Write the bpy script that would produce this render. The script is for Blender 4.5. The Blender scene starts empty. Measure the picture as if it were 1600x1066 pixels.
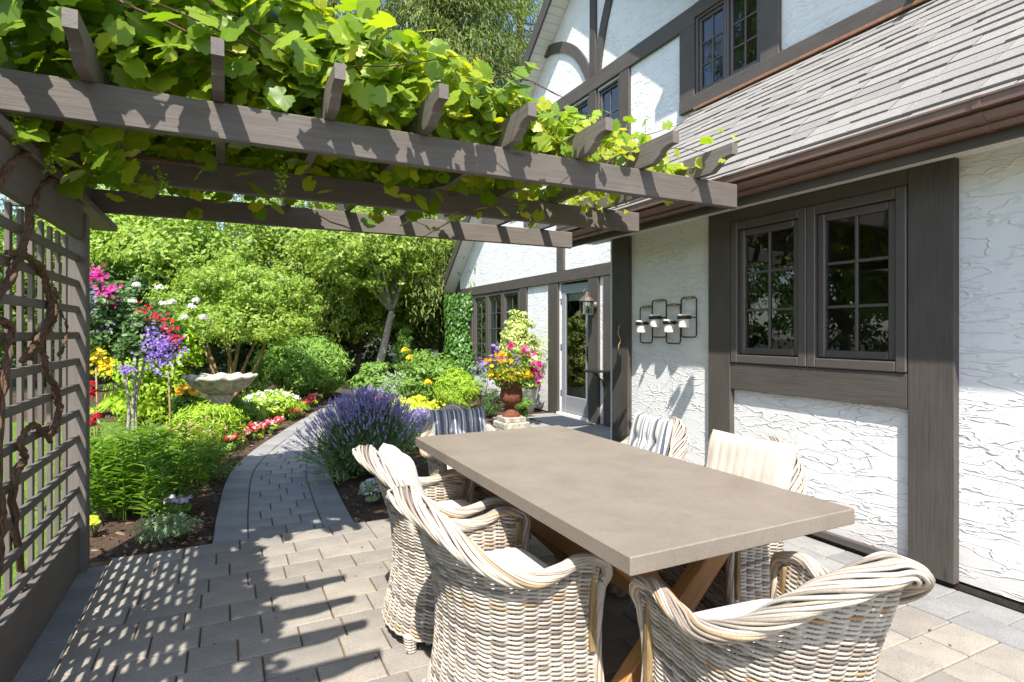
import bpy, math, random
import numpy as np
from mathutils import Matrix, Vector
R = math.radians
rnd = random.Random(11)
rng = np.random.default_rng(7)
SC = bpy.context.scene
COL = SC.collection

# ------------------------------------------------------------------ camera, sky, sun
FPX, YAW, HY, CAMZ = 895.0, R(26.4), 519.0, 1.35
cam = bpy.data.cameras.new('camera'); camo = bpy.data.objects.new('camera', cam); COL.objects.link(camo)
cam.sensor_width = 36; cam.lens = 36 * FPX / 1600; cam.clip_end = 400; cam.clip_start = .05
cam.shift_y = (HY - 533) / 1600
camo.location = (0, 0, CAMZ); camo.rotation_euler = (R(90), 0, -YAW)
SC.camera = camo
LDIR = Vector((.345, .65, -1.0)).normalized()
world = bpy.data.worlds.new('World'); SC.world = world; world.use_nodes = True
wn = world.node_tree.nodes; bg = wn['Background']
sky = wn.new('ShaderNodeTexSky'); sky.sky_type = 'NISHITA'; sky.sun_disc = False
sky.sun_elevation = math.asin(-LDIR.z); sky.sun_rotation = math.atan2(-LDIR.x, -LDIR.y)
sky.air_density = 1.0; sky.dust_density = 1.0; sky.ozone_density = 1.0
world.node_tree.links.new(sky.outputs[0], bg.inputs[0]); bg.inputs[1].default_value = .15
sun = bpy.data.lights.new('sun', 'SUN'); suno = bpy.data.objects.new('sun', sun); COL.objects.link(suno)
sun.energy = 4.3; sun.angle = R(.53); sun.color = (1, .95, .87)
suno.rotation_euler = LDIR.to_track_quat('-Z', 'Y').to_euler(); suno.location = (-6, -10, 18)
SC.view_settings.view_transform = 'Standard'; SC.view_settings.look = 'None'
SC.view_settings.exposure = 1.12; SC.view_settings.gamma = 1; SC.view_settings.use_curve_mapping = False
SC.cycles.max_bounces = 8; SC.cycles.diffuse_bounces = 4; SC.cycles.glossy_bounces = 4
SC.cycles.transmission_bounces = 6; SC.cycles.transparent_max_bounces = 12
SC.cycles.use_denoising = True
SC.cycles.caustics_reflective = False; SC.cycles.caustics_refractive = False

_s, _c = math.sin(YAW), math.cos(YAW)
def gp(px, py, z=0.):
    d = (CAMZ - z) * FPX / (py - HY); l = (px - 800) / FPX * d
    return Vector((d * _s + l * _c, d * _c - l * _s, z))
def dp(px, py, d):
    l = (px - 800) / FPX * d
    return Vector((d * _s + l * _c, d * _c - l * _s, CAMZ - (py - HY) / FPX * d))

# ------------------------------------------------------------------ materials
def ramp(nt, stops, interp='LINEAR'):
    n = nt.nodes.new('ShaderNodeValToRGB'); n.color_ramp.interpolation = interp
    e = n.color_ramp.elements
    while len(e) < len(stops): e.new(.5)
    for i, (p, c) in enumerate(stops):
        e[i].position = p; e[i].color = (*c, 1) if len(c) == 3 else c
    return n
def mat_new(name):
    m = bpy.data.materials.new(name); m.use_nodes = True
    nt = m.node_tree; b = nt.nodes['Principled BSDF']
    return m, nt, b, nt.links.new
def tex_coord(nt, kind='Object', scale=(1, 1, 1), rot=(0, 0, 0)):
    tc = nt.nodes.new('ShaderNodeTexCoord'); mp = nt.nodes.new('ShaderNodeMapping')
    mp.inputs['Scale'].default_value = scale; mp.inputs['Rotation'].default_value = rot
    nt.links.new(tc.outputs[kind], mp.inputs[0]); return mp.outputs[0]
def noise(nt, vec, scale, detail=4, rough=.55, dist=0):
    n = nt.nodes.new('ShaderNodeTexNoise'); n.inputs['Scale'].default_value = scale
    n.inputs['Detail'].default_value = detail; n.inputs['Roughness'].default_value = rough
    n.inputs['Distortion'].default_value = dist
    if vec is not None: nt.links.new(vec, n.inputs['Vector'])
    return n
def mathn(nt, op, a, b=None, clamp=False):
    n = nt.nodes.new('ShaderNodeMath'); n.operation = op; n.use_clamp = clamp
    for i, v in enumerate((a, b)):
        if v is None: continue
        if isinstance(v, (int, float)): n.inputs[i].default_value = v
        else: nt.links.new(v, n.inputs[i])
    return n.outputs[0]
def mixc(nt, fac, a, b, mode='MIX'):
    n = nt.nodes.new('ShaderNodeMix'); n.data_type = 'RGBA'; n.blend_type = mode
    for i, v in ((0, fac), (6, a), (7, b)):
        if isinstance(v, (int, float)): n.inputs[i].default_value = v
        elif isinstance(v, tuple): n.inputs[i].default_value = (*v, 1) if len(v) == 3 else v
        else: nt.links.new(v, n.inputs[i])
    return n.outputs[2]
def bump(nt, b, height, strength=.5, dist=.01):
    n = nt.nodes.new('ShaderNodeBump'); n.inputs['Strength'].default_value = strength
    n.inputs['Distance'].default_value = dist
    nt.links.new(height, n.inputs['Height']); nt.links.new(n.outputs[0], b.inputs['Normal']); return n
def obj_random(nt): return nt.nodes.new('ShaderNodeObjectInfo').outputs['Random']
def attr(nt, name):
    n = nt.nodes.new('ShaderNodeAttribute'); n.attribute_name = name; return n.outputs['Fac']
def mult(c, k): return tuple(v * k for v in c)

M = {}
def simple(name, col, rough=.6, spec=.5, metal=0, nscale=40, nvar=.25, bstr=.15, bdist=.003):
    m, nt, b, L = mat_new(name); v = tex_coord(nt)
    n = noise(nt, v, nscale, 5)
    r = ramp(nt, [(.25, mult(col, 1 - nvar)), (.75, mult(col, 1 + nvar))]); L(n.outputs[0], r.inputs[0])
    L(r.outputs[0], b.inputs['Base Color']); b.inputs['Roughness'].default_value = rough
    b.inputs['Specular IOR Level'].default_value = spec; b.inputs['Metallic'].default_value = metal
    if bstr: bump(nt, b, n.outputs[0], bstr, bdist)
    M[name] = m; return m

def timber(name, c0, c1, rough=.65):
    m, nt, b, L = mat_new(name)
    v = tex_coord(nt, 'Object', (1.2, 26, 26)); v2 = tex_coord(nt, 'Object', (2, 3, 3))
    n = noise(nt, v, 3, 6, .6, .4); n2 = noise(nt, v2, 2, 3)
    sp = noise(nt, tex_coord(nt, 'Object'), 90, 2)
    r = ramp(nt, [(.3, c0), (.7, c1)])
    f = mathn(nt, 'ADD', mathn(nt, 'MULTIPLY', n.outputs[0], .6), mathn(nt, 'MULTIPLY', n2.outputs[0], .4)); L(f, r.inputs[0])
    # dark knots, stretched a little along the grain
    kn = nt.nodes.new('ShaderNodeTexVoronoi'); L(tex_coord(nt, 'Object', (1.3, 5.5, 5.5)), kn.inputs['Vector']); kn.inputs['Scale'].default_value = 1.6
    kr = ramp(nt, [(.05, (1, 1, 1)), (.13, (0, 0, 0))]); L(kn.outputs['Distance'], kr.inputs[0])
    r0_ = r; r = nt.nodes.new('ShaderNodeMix'); r.data_type = 'RGBA'; L(mathn(nt, 'MULTIPLY', kr.outputs[0], .55), r.inputs[0]); L(r0_.outputs[0], r.inputs[6]); r.inputs[7].default_value = (*mult(c0, .35), 1)
    # small pale chips and weather spots in the stain
    chip = ramp(nt, [(.70, (0, 0, 0)), (.76, (1, 1, 1))]); L(sp.outputs[0], chip.inputs[0])
    col = mixc(nt, mathn(nt, 'MULTIPLY', chip.outputs[0], .18), r.outputs[2], mult(c1, 2.0))
    hv = nt.nodes.new('ShaderNodeHueSaturation')
    L(mathn(nt, 'ADD', mathn(nt, 'MULTIPLY', obj_random(nt), .3), .85), hv.inputs['Value']); L(col, hv.inputs['Color'])
    L(hv.outputs[0], b.inputs['Base Color'])
    b.inputs['Roughness'].default_value = rough; b.inputs['Specular IOR Level'].default_value = .35
    bump(nt, b, n.outputs[0], .5, .004); M[name] = m; return m
timber('timber', (.062, .053, .046), (.102, .088, .078))
timber('pergola_wood', (.108, .092, .081), (.172, .150, .134))
timber('teak', (.27, .12, .04), (.46, .24, .09), .5)
simple('frame_paint', (.085, .073, .068), .42, .5, 0, 30, .1, .05)
simple('gutter_metal', (.17, .10, .075), .3, .6, .0, 12, .12, .03)
simple('copper', (.42, .20, .11), .4, .5, .5, 20, .2, .05)
simple('soffit_white', (.74, .73, .70), .6, .4, 0, 30, .05, .05)
simple('door_paint', (.25, .26, .28), .45, .5, 0, 30, .05, .03)
simple('black_metal', (.018, .018, .02), .4, .5, .3, 60, .3, .1)
simple('bronze', (.13, .10, .085), .45, .5, .4, 50, .4, .15)
simple('cream_enamel', (.72, .70, .62), .35, .5, 0, 30, .08, .03)
simple('rope', (.38, .28, .15), .8, .2, 0, 120, .3, .5)
simple('dark_plinth', (.05, .042, .035), .9, .2, 0, 40, .4, .3)
simple('rust_iron', (.16, .055, .03), .8, .3, .1, 35, .55, .5, .004)
simple('pot_glaze', (.55, .57, .50), .4, .5, 0, 10, .15, .1)
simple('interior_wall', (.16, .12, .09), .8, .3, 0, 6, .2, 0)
simple('curtain', (.62, .66, .63), .85, .2, 0, 60, .1, .1)
simple('blind_white', (.75, .75, .74), .6, .3, 0, 60, .04, 0)
simple('stake', (.30, .20, .11), .8, .2, 0, 40, .3, .3)
simple('mat_rubber', (.035, .045, .06), .8, .2, 0, 200, .4, .4)

def stucco():
    m, nt, b, L = mat_new('stucco')
    v = tex_coord(nt, 'Object', (1, 1.0, 3.8), (R(5), 0, 0)); v2 = tex_coord(nt, 'Object', (1, 1.1, 4.2), (R(-14), 0, 0))
    def ridge(vec, sc, w, dist):
        n = noise(nt, vec, sc, 3, .45, dist)
        a = mathn(nt, 'ABSOLUTE', mathn(nt, 'SUBTRACT', n.outputs[0], .5))
        mr = nt.nodes.new('ShaderNodeMapRange'); mr.inputs[1].default_value = 0; mr.inputs[2].default_value = w
        mr.inputs[3].default_value = 1; mr.inputs[4].default_value = 0; mr.interpolation_type = 'SMOOTHSTEP'
        L(a, mr.inputs[0]); return mr.outputs[0]
    r1 = ridge(v, 2.3, .022, .25); r2 = ridge(v2, 2.1, .018, .2); r3 = ridge(v, 7, .018, .4)
    msk = noise(nt, tex_coord(nt), 2.2, 2)
    mk = mathn(nt, 'GREATER_THAN', msk.outputs[0], .5)
    big = noise(nt, tex_coord(nt, 'Object', (1, 1, 2)), 5, 4); fine = noise(nt, tex_coord(nt), 90, 3)
    h = mathn(nt, 'MAXIMUM', r1, mathn(nt, 'MULTIPLY', r2, .9))
    h = mathn(nt, 'MAXIMUM', h, mathn(nt, 'MULTIPLY', mathn(nt, 'MULTIPLY', r3, .6), mk))
    h = mathn(nt, 'ADD', h, mathn(nt, 'MULTIPLY', big.outputs[0], .5))
    h = mathn(nt, 'ADD', h, mathn(nt, 'MULTIPLY', fine.outputs[0], .05))
    bump(nt, b, h, .52, .012)
    st = noise(nt, tex_coord(nt, 'Object', (1, 1, .4)), 2, 4)
    r = ramp(nt, [(.3, (.73, .735, .735)), (.7, (.82, .82, .81))]); L(st.outputs[0], r.inputs[0])
    # splashed soil along the foot of the wall and faint rain streaks
    sx = nt.nodes.new('ShaderNodeSeparateXYZ'); tc = nt.nodes.new('ShaderNodeTexCoord'); L(tc.outputs['Object'], sx.inputs[0])
    gr = nt.nodes.new('ShaderNodeMapRange'); gr.inputs[1].default_value = .45; gr.inputs[2].default_value = .0; L(sx.outputs['Z'], gr.inputs[0])
    gn = noise(nt, tex_coord(nt, 'Object', (1, 3, 1.2)), 4, 5, .7); sk = noise(nt, tex_coord(nt, 'Object', (1, 9, .35)), 3, 4)
    dirt = mathn(nt, 'MULTIPLY', mathn(nt, 'POWER', gr.outputs[0], 2), gn.outputs[0])
    skr = ramp(nt, [(.52, (0, 0, 0)), (.72, (1, 1, 1))]); L(sk.outputs[0], skr.inputs[0])
    c1 = mixc(nt, mathn(nt, 'MULTIPLY', skr.outputs[0], .10), r.outputs[0], (.50, .48, .43))
    c2 = mixc(nt, dirt, c1, (.36, .31, .25))
    L(c2, b.inputs['Base Color']); b.inputs['Roughness'].default_value = .7; b.inputs['Specular IOR Level'].default_value = .3
    M['stucco'] = m
stucco()

def stone_paver(name, c0, c1, c2):
    m, nt, b, L = mat_new(name); v = tex_coord(nt)
    n = noise(nt, v, 160, 3, .7); n2 = noise(nt, v, 5, 5); n3 = noise(nt, v, 45, 4)
    r = ramp(nt, [(0, c0), (.5, c1), (1, c2)]); L(obj_random(nt), r.inputs[0])
    g = ramp(nt, [(.3, (.72, .72, .72)), (.7, (1.22, 1.22, 1.22))]); L(n.outputs[0], g.inputs[0])
    g2 = ramp(nt, [(.3, (.82, .82, .83)), (.7, (1.12, 1.1, 1.07))]); L(n2.outputs[0], g2.inputs[0])
    c = mixc(nt, 1, mixc(nt, 1, r.outputs[0], g.outputs[0], 'MULTIPLY'), g2.outputs[0], 'MULTIPLY')
    L(c, b.inputs['Base Color']); b.inputs['Roughness'].default_value = .85; b.inputs['Specular IOR Level'].default_value = .25
    h = mathn(nt, 'ADD', mathn(nt, 'MULTIPLY', n.outputs[0], .5), n3.outputs[0])
    bump(nt, b, h, .5, .004); M[name] = m
stone_paver('paver', (.24, .222, .198), (.285, .262, .23), (.32, .290, .248))
stone_paver('paver_cool', (.225, .228, .23), (.265, .265, .262), (.30, .292, .28))
def joint_sand():
    m, nt, b, L = mat_new('joint_sand'); v = tex_coord(nt)
    n = noise(nt, v, 9, 5); n2 = noise(nt, v, 120, 3)
    r = ramp(nt, [(.3, (.06, .045, .03)), (.5, (.17, .095, .04)), (.62, (.22, .12, .04)), (.75, (.08, .075, .03))]); L(n.outputs[0], r.inputs[0])
    L(mixc(nt, .5, r.outputs[0], n2.outputs[0], 'OVERLAY'), b.inputs['Base Color']); b.inputs['Roughness'].default_value = .95
    bump(nt, b, n2.outputs[0], .6, .004); M['joint_sand'] = m
joint_sand()
def soil():
    m, nt, b, L = mat_new('mulch'); v = tex_coord(nt)
    n = noise(nt, v, 60, 5, .7); n2 = noise(nt, v, 4, 4)
    r = ramp(nt, [(.3, (.035, .022, .015)), (.55, (.10, .065, .045)), (.75, (.19, .13, .09))])
    L(mathn(nt, 'ADD', mathn(nt, 'MULTIPLY', n.outputs[0], .75), mathn(nt, 'MULTIPLY', n2.outputs[0], .25)), r.inputs[0])
    L(r.outputs[0], b.inputs['Base Color']); b.inputs['Roughness'].default_value = .95; b.inputs['Specular IOR Level'].default_value = .15
    bump(nt, b, n.outputs[0], .9, .02); M['mulch'] = m
    m, nt, b, L = mat_new('bark_chip')
    r = ramp(nt, [(0, (.035, .022, .015)), (.6, (.11, .07, .048)), (1, (.25, .18, .12))]); L(attr(nt, 'tint'), r.inputs[0])
    L(r.outputs[0], b.inputs['Base Color']); b.inputs['Roughness'].default_value = .9; M['bark_chip'] = m
    m, nt, b, L = mat_new('turf'); v = tex_coord(nt); n = noise(nt, v, 30, 5); n2 = noise(nt, v, 1.2, 3)
    r = ramp(nt, [(.3, (.06, .10, .015)), (.7, (.14, .20, .035))]); L(mathn(nt, 'MULTIPLY', mathn(nt, 'ADD', n.outputs[0], n2.outputs[0]), .5), r.inputs[0])
    L(r.outputs[0], b.inputs['Base Color']); b.inputs['Roughness'].default_value = .9; bump(nt, b, n.outputs[0], .8, .02); M['turf'] = m
    m, nt, b, L = mat_new('woodland_floor'); n = noise(nt, tex_coord(nt), 3, 5)
    r = ramp(nt, [(.3, (.03, .028, .015)), (.7, (.07, .07, .03))]); L(n.outputs[0], r.inputs[0])
    L(r.outputs[0], b.inputs['Base Color']); b.inputs['Roughness'].default_value = .95; M['woodland_floor'] = m
soil()

def foliage(name, c0, c1, c2, trans=.35, rough=.45, tcol=None, spec=.4):
    """leaf material: a colour spread over leaves, some light passing through"""
    if 'petal' not in name and 'bloom' not in name: c0, c1, c2 = (tuple(v * 1.4 for v in q) for q in (c0, c1, c2))
    m, nt, b, L = mat_new(name)
    f = mathn(nt, 'FRACT', mathn(nt, 'ADD', attr(nt, 'tint'), obj_random(nt)))
    r = ramp(nt, [(0, c0), (.5, c1), (1, c2)]); L(f, r.inputs[0])
    L(r.outputs[0], b.inputs['Base Color']); b.inputs['Roughness'].default_value = rough
    b.inputs['Specular IOR Level'].default_value = spec
    t = nt.nodes.new('ShaderNodeBsdfTranslucent')
    tc = mixc(nt, 1, r.outputs[0], tcol or (1.5, 1.6, .55), 'MULTIPLY'); L(tc, t.inputs[0])
    mx = nt.nodes.new('ShaderNodeMixShader'); mx.inputs[0].default_value = trans
    L(b.outputs[0], mx.inputs[1]); L(t.outputs[0], mx.inputs[2])
    L(mx.outputs[0], nt.nodes['Material Output'].inputs[0]); M[name] = m; return m
foliage('vine_leaf', (.085, .16, .014), (.15, .235, .021), (.23, .31, .034), .48, .36, (1.65, 1.5, .38))
foliage('young_leaf', (.17, .23, .014), (.25, .30, .02), (.33, .35, .04), .45, .42, (1.6, 1.4, .35))
foliage('lime_leaf', (.15, .24, .012), (.22, .33, .02), (.30, .40, .03), .35)
foliage('mid_leaf', (.075, .15, .02), (.12, .21, .03), (.17, .27, .045), .38)
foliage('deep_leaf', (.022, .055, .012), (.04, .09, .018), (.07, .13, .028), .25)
foliage('tree_leaf', (.10, .16, .02), (.17, .24, .03), (.24, .31, .045), .4)
foliage('maple_leaf', (.10, .17, .02), (.17, .25, .03), (.25, .32, .05), .4)
foliage('cedar_leaf', (.06, .09, .018), (.11, .15, .03), (.17, .205, .05), .3, .6)
foliage('ivy_leaf', (.04, .10, .02), (.07, .16, .03), (.12, .23, .05), .25, .35)
foliage('silver_leaf', (.12, .19, .09), (.17, .25, .12), (.25, .32, .18), .2, .7)
foliage('feather_leaf', (.10, .19, .03), (.15, .26, .045), (.20, .31, .06), .35, .6)
foliage('variegated_leaf', (.12, .20, .03), (.32, .36, .10), (.55, .55, .25), .3)
foliage('gold_leaf', (.30, .36, .02), (.42, .46, .03), (.50, .50, .06), .35)
foliage('grass_blade', (.12, .20, .03), (.17, .27, .04), (.24, .33, .06), .3)
foliage('lavender_stem', (.10, .17, .07), (.15, .23, .09), (.22, .30, .14), .2, .7)
foliage('lavender_bloom', (.26, .20, .45), (.42, .36, .62), (.62, .57, .80), .2, .7, (1.2, 1, 1.6))
for nm, a, b_, c in (('purple_petal', (.20, .11, .46), (.28, .17, .58), (.38, .27, .66)), ('magenta_petal', (.42, .01, .16), (.58, .02, .26), (.68, .08, .38)),
                     ('red_petal', (.38, .008, .02), (.55, .015, .03), (.66, .05, .06)), ('yellow_petal', (.72, .46, .01), (.80, .58, .02), (.85, .70, .08)),
                     ('white_petal', (.70, .70, .64), (.80, .80, .76), (.86, .86, .84)), ('pink_petal', (.60, .10, .14), (.72, .28, .30), (.80, .55, .50)),
                     ('orange_petal', (.75, .25, .01), (.80, .36, .015), (.82, .50, .03)), ('lilac_petal', (.42, .34, .60), (.56, .50, .72), (.72, .68, .82)),
                     ('rose_pink_petal', (.62, .06, .22), (.72, .14, .34), (.80, .34, .50))):
    foliage(nm, a, b_, c, .3, .6, (1.1, 1.1, 1.1), .25)
def bark(name, c0, c1, sc=(20, 20, 3)):
    m, nt, b, L = mat_new(name); n = noise(nt, tex_coord(nt, 'Object', sc), 2.5, 6, .65, .6)
    r = ramp(nt, [(.3, c0), (.7, c1)]); L(n.outputs[0], r.inputs[0]); L(r.outputs[0], b.inputs['Base Color'])
    b.inputs['Roughness'].default_value = .9; b.inputs['Specular IOR Level'].default_value = .2; bump(nt, b, n.outputs[0], .9, .012); M[name] = m
bark('bark', (.05, .035, .022), (.19, .14, .09)); bark('vine_bark', (.055, .03, .018), (.26, .16, .10), (60, 60, 6))
bark('pale_bark', (.20, .175, .14), (.52, .48, .41), (10, 10, 14)); bark('tan_bark', (.14, .09, .04), (.40, .29, .14))

def wicker():
    m, nt, b, L = mat_new('wicker')
    r = ramp(nt, [(0, (.17, .14, .12)), (.16, (.30, .25, .205)), (.4, (.46, .405, .335)), (.72, (.56, .505, .435)), (.86, (.42, .29, .16)), (1, (.28, .16, .07))])
    L(attr(nt, 'tint'), r.inputs[0]); n = noise(nt, tex_coord(nt), 220, 3)
    g = ramp(nt, [(.3, (.78, .78, .80)), (.7, (1.1, 1.1, 1.08))]); L(n.outputs[0], g.inputs[0])
    L(mixc(nt, 1, r.outputs[0], g.outputs[0], 'MULTIPLY'), b.inputs['Base Color'])
    b.inputs['Roughness'].default_value = .55; b.inputs['Specular IOR Level'].default_value = .35; bump(nt, b, n.outputs[0], .3, .001); M['wicker'] = m
wicker()
def table_top():
    m, nt, b, L = mat_new('concrete'); v = tex_coord(nt)
    n = noise(nt, v, 4, 6, .6, .5); n2 = noise(nt, v, 150, 3); n3 = noise(nt, v, 30, 4)
    r = ramp(nt, [(.3, (.195, .162, .132)), (.5, (.222, .186, .152)), (.7, (.242, .205, .170))]); L(n.outputs[0], r.inputs[0])
    g = ramp(nt, [(.3, (.86, .86, .86)), (.7, (1.1, 1.1, 1.1))]); L(n2.outputs[0], g.inputs[0])
    L(mixc(nt, 1, r.outputs[0], g.outputs[0], 'MULTIPLY'), b.inputs['Base Color'])
    rr = ramp(nt, [(.3, (.42, .42, .42)), (.7, (.6, .6, .6))]); L(n3.outputs[0], rr.inputs[0]); L(rr.outputs[0], b.inputs['Roughness'])
    bump(nt, b, n2.outputs[0], .12, .001); M['concrete'] = m
table_top()
def birdbath_stone():
    m, nt, b, L = mat_new('weathered_stone'); v = tex_coord(nt)
    n = noise(nt, v, 9, 6, .65, .8); n2 = noise(nt, v, 70, 4)
    r = ramp(nt, [(.3, (.12, .12, .11)), (.45, (.30, .27, .21)), (.6, (.48, .45, .39)), (.75, (.62, .60, .56))]); L(n.outputs[0], r.inputs[0])
    L(r.outputs[0], b.inputs['Base Color']); b.inputs['Roughness'].default_value = .9
    bump(nt, b, n2.outputs[0], .5, .006); M['weathered_stone'] = m
birdbath_stone()
def shingle_mat():
    m, nt, b, L = mat_new('shingle'); v = tex_coord(nt)
    n = noise(nt, v, 260, 2, .8); n2 = noise(nt, v, 3, 4)
    r = ramp(nt, [(0, (.235, .225, .215)), (.5, (.27, .258, .245)), (.9, (.29, .275, .26)), (1, (.30, .27, .245))]); L(obj_random(nt), r.inputs[0])
    g = ramp(nt, [(.35, (.55, .55, .55)), (.65, (1.35, 1.35, 1.35))]); L(n.outputs[0], g.inputs[0])
    g2 = ramp(nt, [(.3, (.9, .9, .9)), (.7, (1.1, 1.08, 1.05))]); L(n2.outputs[0], g2.inputs[0])
    L(mixc(nt, 1, mixc(nt, 1, r.outputs[0], g.outputs[0], 'MULTIPLY'), g2.outputs[0], 'MULTIPLY'), b.inputs['Base Color'])
    b.inputs['Roughness'].default_value = .9; b.inputs['Specular IOR Level'].default_value = .2; bump(nt, b, n.outputs[0], .6, .003); M['shingle'] = m
shingle_mat()
def glass():
    m, nt, b, L = mat_new('window_glass')
    fr = nt.nodes.new('ShaderNodeFresnel'); fr.inputs[0].default_value = 1.65
    gl = nt.nodes.new('ShaderNodeBsdfGlossy'); gl.inputs['Roughness'].default_value = .004; gl.inputs[0].default_value = (.95, .97, 1, 1)
    tr = nt.nodes.new('ShaderNodeBsdfTransparent'); tr.inputs[0].default_value = (.86, .9, .88, 1)
    mx = nt.nodes.new('ShaderNodeMixShader'); L(mathn(nt, 'MULTIPLY', fr.outputs[0], 1.6, True), mx.inputs[0])
    L(tr.outputs[0], mx.inputs[1]); L(gl.outputs[0], mx.inputs[2]); L(mx.outputs[0], nt.nodes['Material Output'].inputs[0])
    M['window_glass'] = m
glass()
def fabric(name, stops, scale, axis='X', puff=0.):
    """woven cloth; the stripes are printed across the local axis"""
    m, nt, b, L = mat_new(name)
    tc = nt.nodes.new('ShaderNodeTexCoord'); sp = nt.nodes.new('ShaderNodeSeparateXYZ'); L(tc.outputs['Object'], sp.inputs[0])
    f = mathn(nt, 'FRACT', mathn(nt, 'MULTIPLY', sp.outputs[axis], scale))
    r = ramp(nt, stops, 'CONSTANT'); L(f, r.inputs[0])
    n = noise(nt, tc.outputs['Object'], 300, 2); n2 = noise(nt, tc.outputs['Object'], 14, 3)
    g = ramp(nt, [(.3, (.85, .85, .85)), (.7, (1.08, 1.08, 1.08))]); L(n.outputs[0], g.inputs[0])
    L(mixc(nt, 1, r.outputs[0], g.outputs[0], 'MULTIPLY'), b.inputs['Base Color']); b.inputs['Roughness'].default_value = .9
    b.inputs['Specular IOR Level'].default_value = .15; b.inputs['Sheen Weight'].default_value = .2
    bump(nt, b, mathn(nt, 'ADD', mathn(nt, 'MULTIPLY', n.outputs[0], .2), n2.outputs[0]), .35, .006); M[name] = m
W = (.72, .71, .68); N1 = (.095, .11, .15); G1 = (.30, .31, .33); C1 = (.60, .56, .46)
fabric('striped_fabric', [(0, W), (.12, N1), (.17, W), (.22, G1), (.34, W), (.42, C1), (.50, N1), (.60, G1), (.66, W), (.76, N1), (.79, W), (.86, G1), (.95, W)], 5.2)
fabric('navy_striped_fabric', [(0, G1), (.10, N1), (.2, W), (.24, N1), (.36, G1), (.46, N1), (.52, W), (.56, G1), (.66, N1), (.8, G1), (.88, W), (.92, N1)], 5.5)
fabric('beige_fabric', [(0, (.55, .465, .385)), (.5, (.60, .51, .425))], 20)
fabric('white_fabric', [(0, (.74, .72, .68))], 1)
fabric('pad_fabric', [(0, (.66, .63, .60))], 1)
fabric('fleece', [(0, (.62, .59, .54))], 1)

# ------------------------------------------------------------------ mesh helpers
class MB:
    def __init__(s): s.v = []; s.f = []; s.t = []
    def add(s, vs, fs, tint=.5):
        o = len(s.v); s.v += [tuple(p) for p in vs]; s.f += [tuple(i + o for i in f) for f in fs]; s.t += [tint] * len(vs); return s
    def box(s, lo, hi, b=0., tint=.5):
        lo, hi = np.array(lo, float), np.array(hi, float)
        if b <= 0:
            vs = [(x, y, z) for x in (lo[0], hi[0]) for y in (lo[1], hi[1]) for z in (lo[2], hi[2])]
            return s.add(vs, [(0, 1, 3, 2), (4, 6, 7, 5), (0, 4, 5, 1), (2, 3, 7, 6), (0, 2, 6, 4), (1, 5, 7, 3)], tint)
        v, f = cham(hi - lo, b); return s.add([tuple(np.array(p) + (lo + hi) / 2) for p in v], f, tint)
    def tube(s, pts, rad, sides=6, tint=.5, cap=True):
        pts = [Vector(p) for p in pts]; n = len(pts)
        if not hasattr(rad, '__len__'): rad = [rad] * n
        vs = []; up = None
        for i, p in enumerate(pts):
            t = (pts[min(i + 1, n - 1)] - pts[max(i - 1, 0)])
            t = t.normalized() if t.length > 1e-9 else Vector((0, 0, 1))
            if up is None: up = Vector((0, 0, 1)) if abs(t.z) < .9 else Vector((1, 0, 0))
            a = up.cross(t)
            if a.length < 1e-6: a = t.orthogonal()
            a.normalize(); bb = t.cross(a); up = bb
            for k in range(sides):
                an = 2 * math.pi * k / sides; vs.append(p + (a * math.cos(an) + bb * math.sin(an)) * rad[i])
        fs = [(i * sides + k, i * sides + (k + 1) % sides, (i + 1) * sides + (k + 1) % sides, (i + 1) * sides + k) for i in range(n - 1) for k in range(sides)]
        if cap: fs += [tuple(range(sides - 1, -1, -1)), tuple((n - 1) * sides + k for k in range(sides))]
        return s.add(vs, fs, tint)
    def lathe(s, prof, segs=24, c=(0, 0, 0), tint=.5, mod=None):
        vs = []
        for (r, z) in prof:
            for k in range(segs):
                a = 2 * math.pi * k / segs; rr, zz = (r, z) if mod is None else mod(r, z, a)
                vs.append((c[0] + rr * math.cos(a), c[1] + rr * math.sin(a), c[2] + zz))
        n = len(prof)
        fs = [(i * segs + k, i * segs + (k + 1) % segs, (i + 1) * segs + (k + 1) % segs, (i + 1) * segs + k) for i in range(n - 1) for k in range(segs)]
        return s.add(vs, fs, tint)
    def prism(s, poly, axis, a0, a1, tint=.5):
        """poly: 2D points extruded along axis 0/1/2 from a0 to a1"""
        n = len(poly); mk = {0: lambda p, a: (a, p[0], p[1]), 1: lambda p, a: (p[0], a, p[1]), 2: lambda p, a: (p[0], p[1], a)}[axis]
        vs = [mk(p, a0) for p in poly] + [mk(p, a1) for p in poly]
        fs = [tuple(range(n - 1, -1, -1)), tuple(range(n, 2 * n))] + [(i, (i + 1) % n, n + (i + 1) % n, n + i) for i in range(n)]
        return s.add(vs, fs, tint)
    def mesh(s, name, smooth=False):
        me = bpy.data.meshes.new(name); me.from_pydata(s.v, [], s.f); me.validate()
        a = me.attributes.new('tint', 'FLOAT', 'POINT'); a.data.foreach_set('value', s.t)
        if smooth: me.polygons.foreach_set('use_smooth', [True] * len(me.polygons))
        return me
    def build(s, name, mat, parent=None, smooth=False, fixn=False):
        me = s.mesh(name, smooth); return place(name, me, mat, parent)
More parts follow.
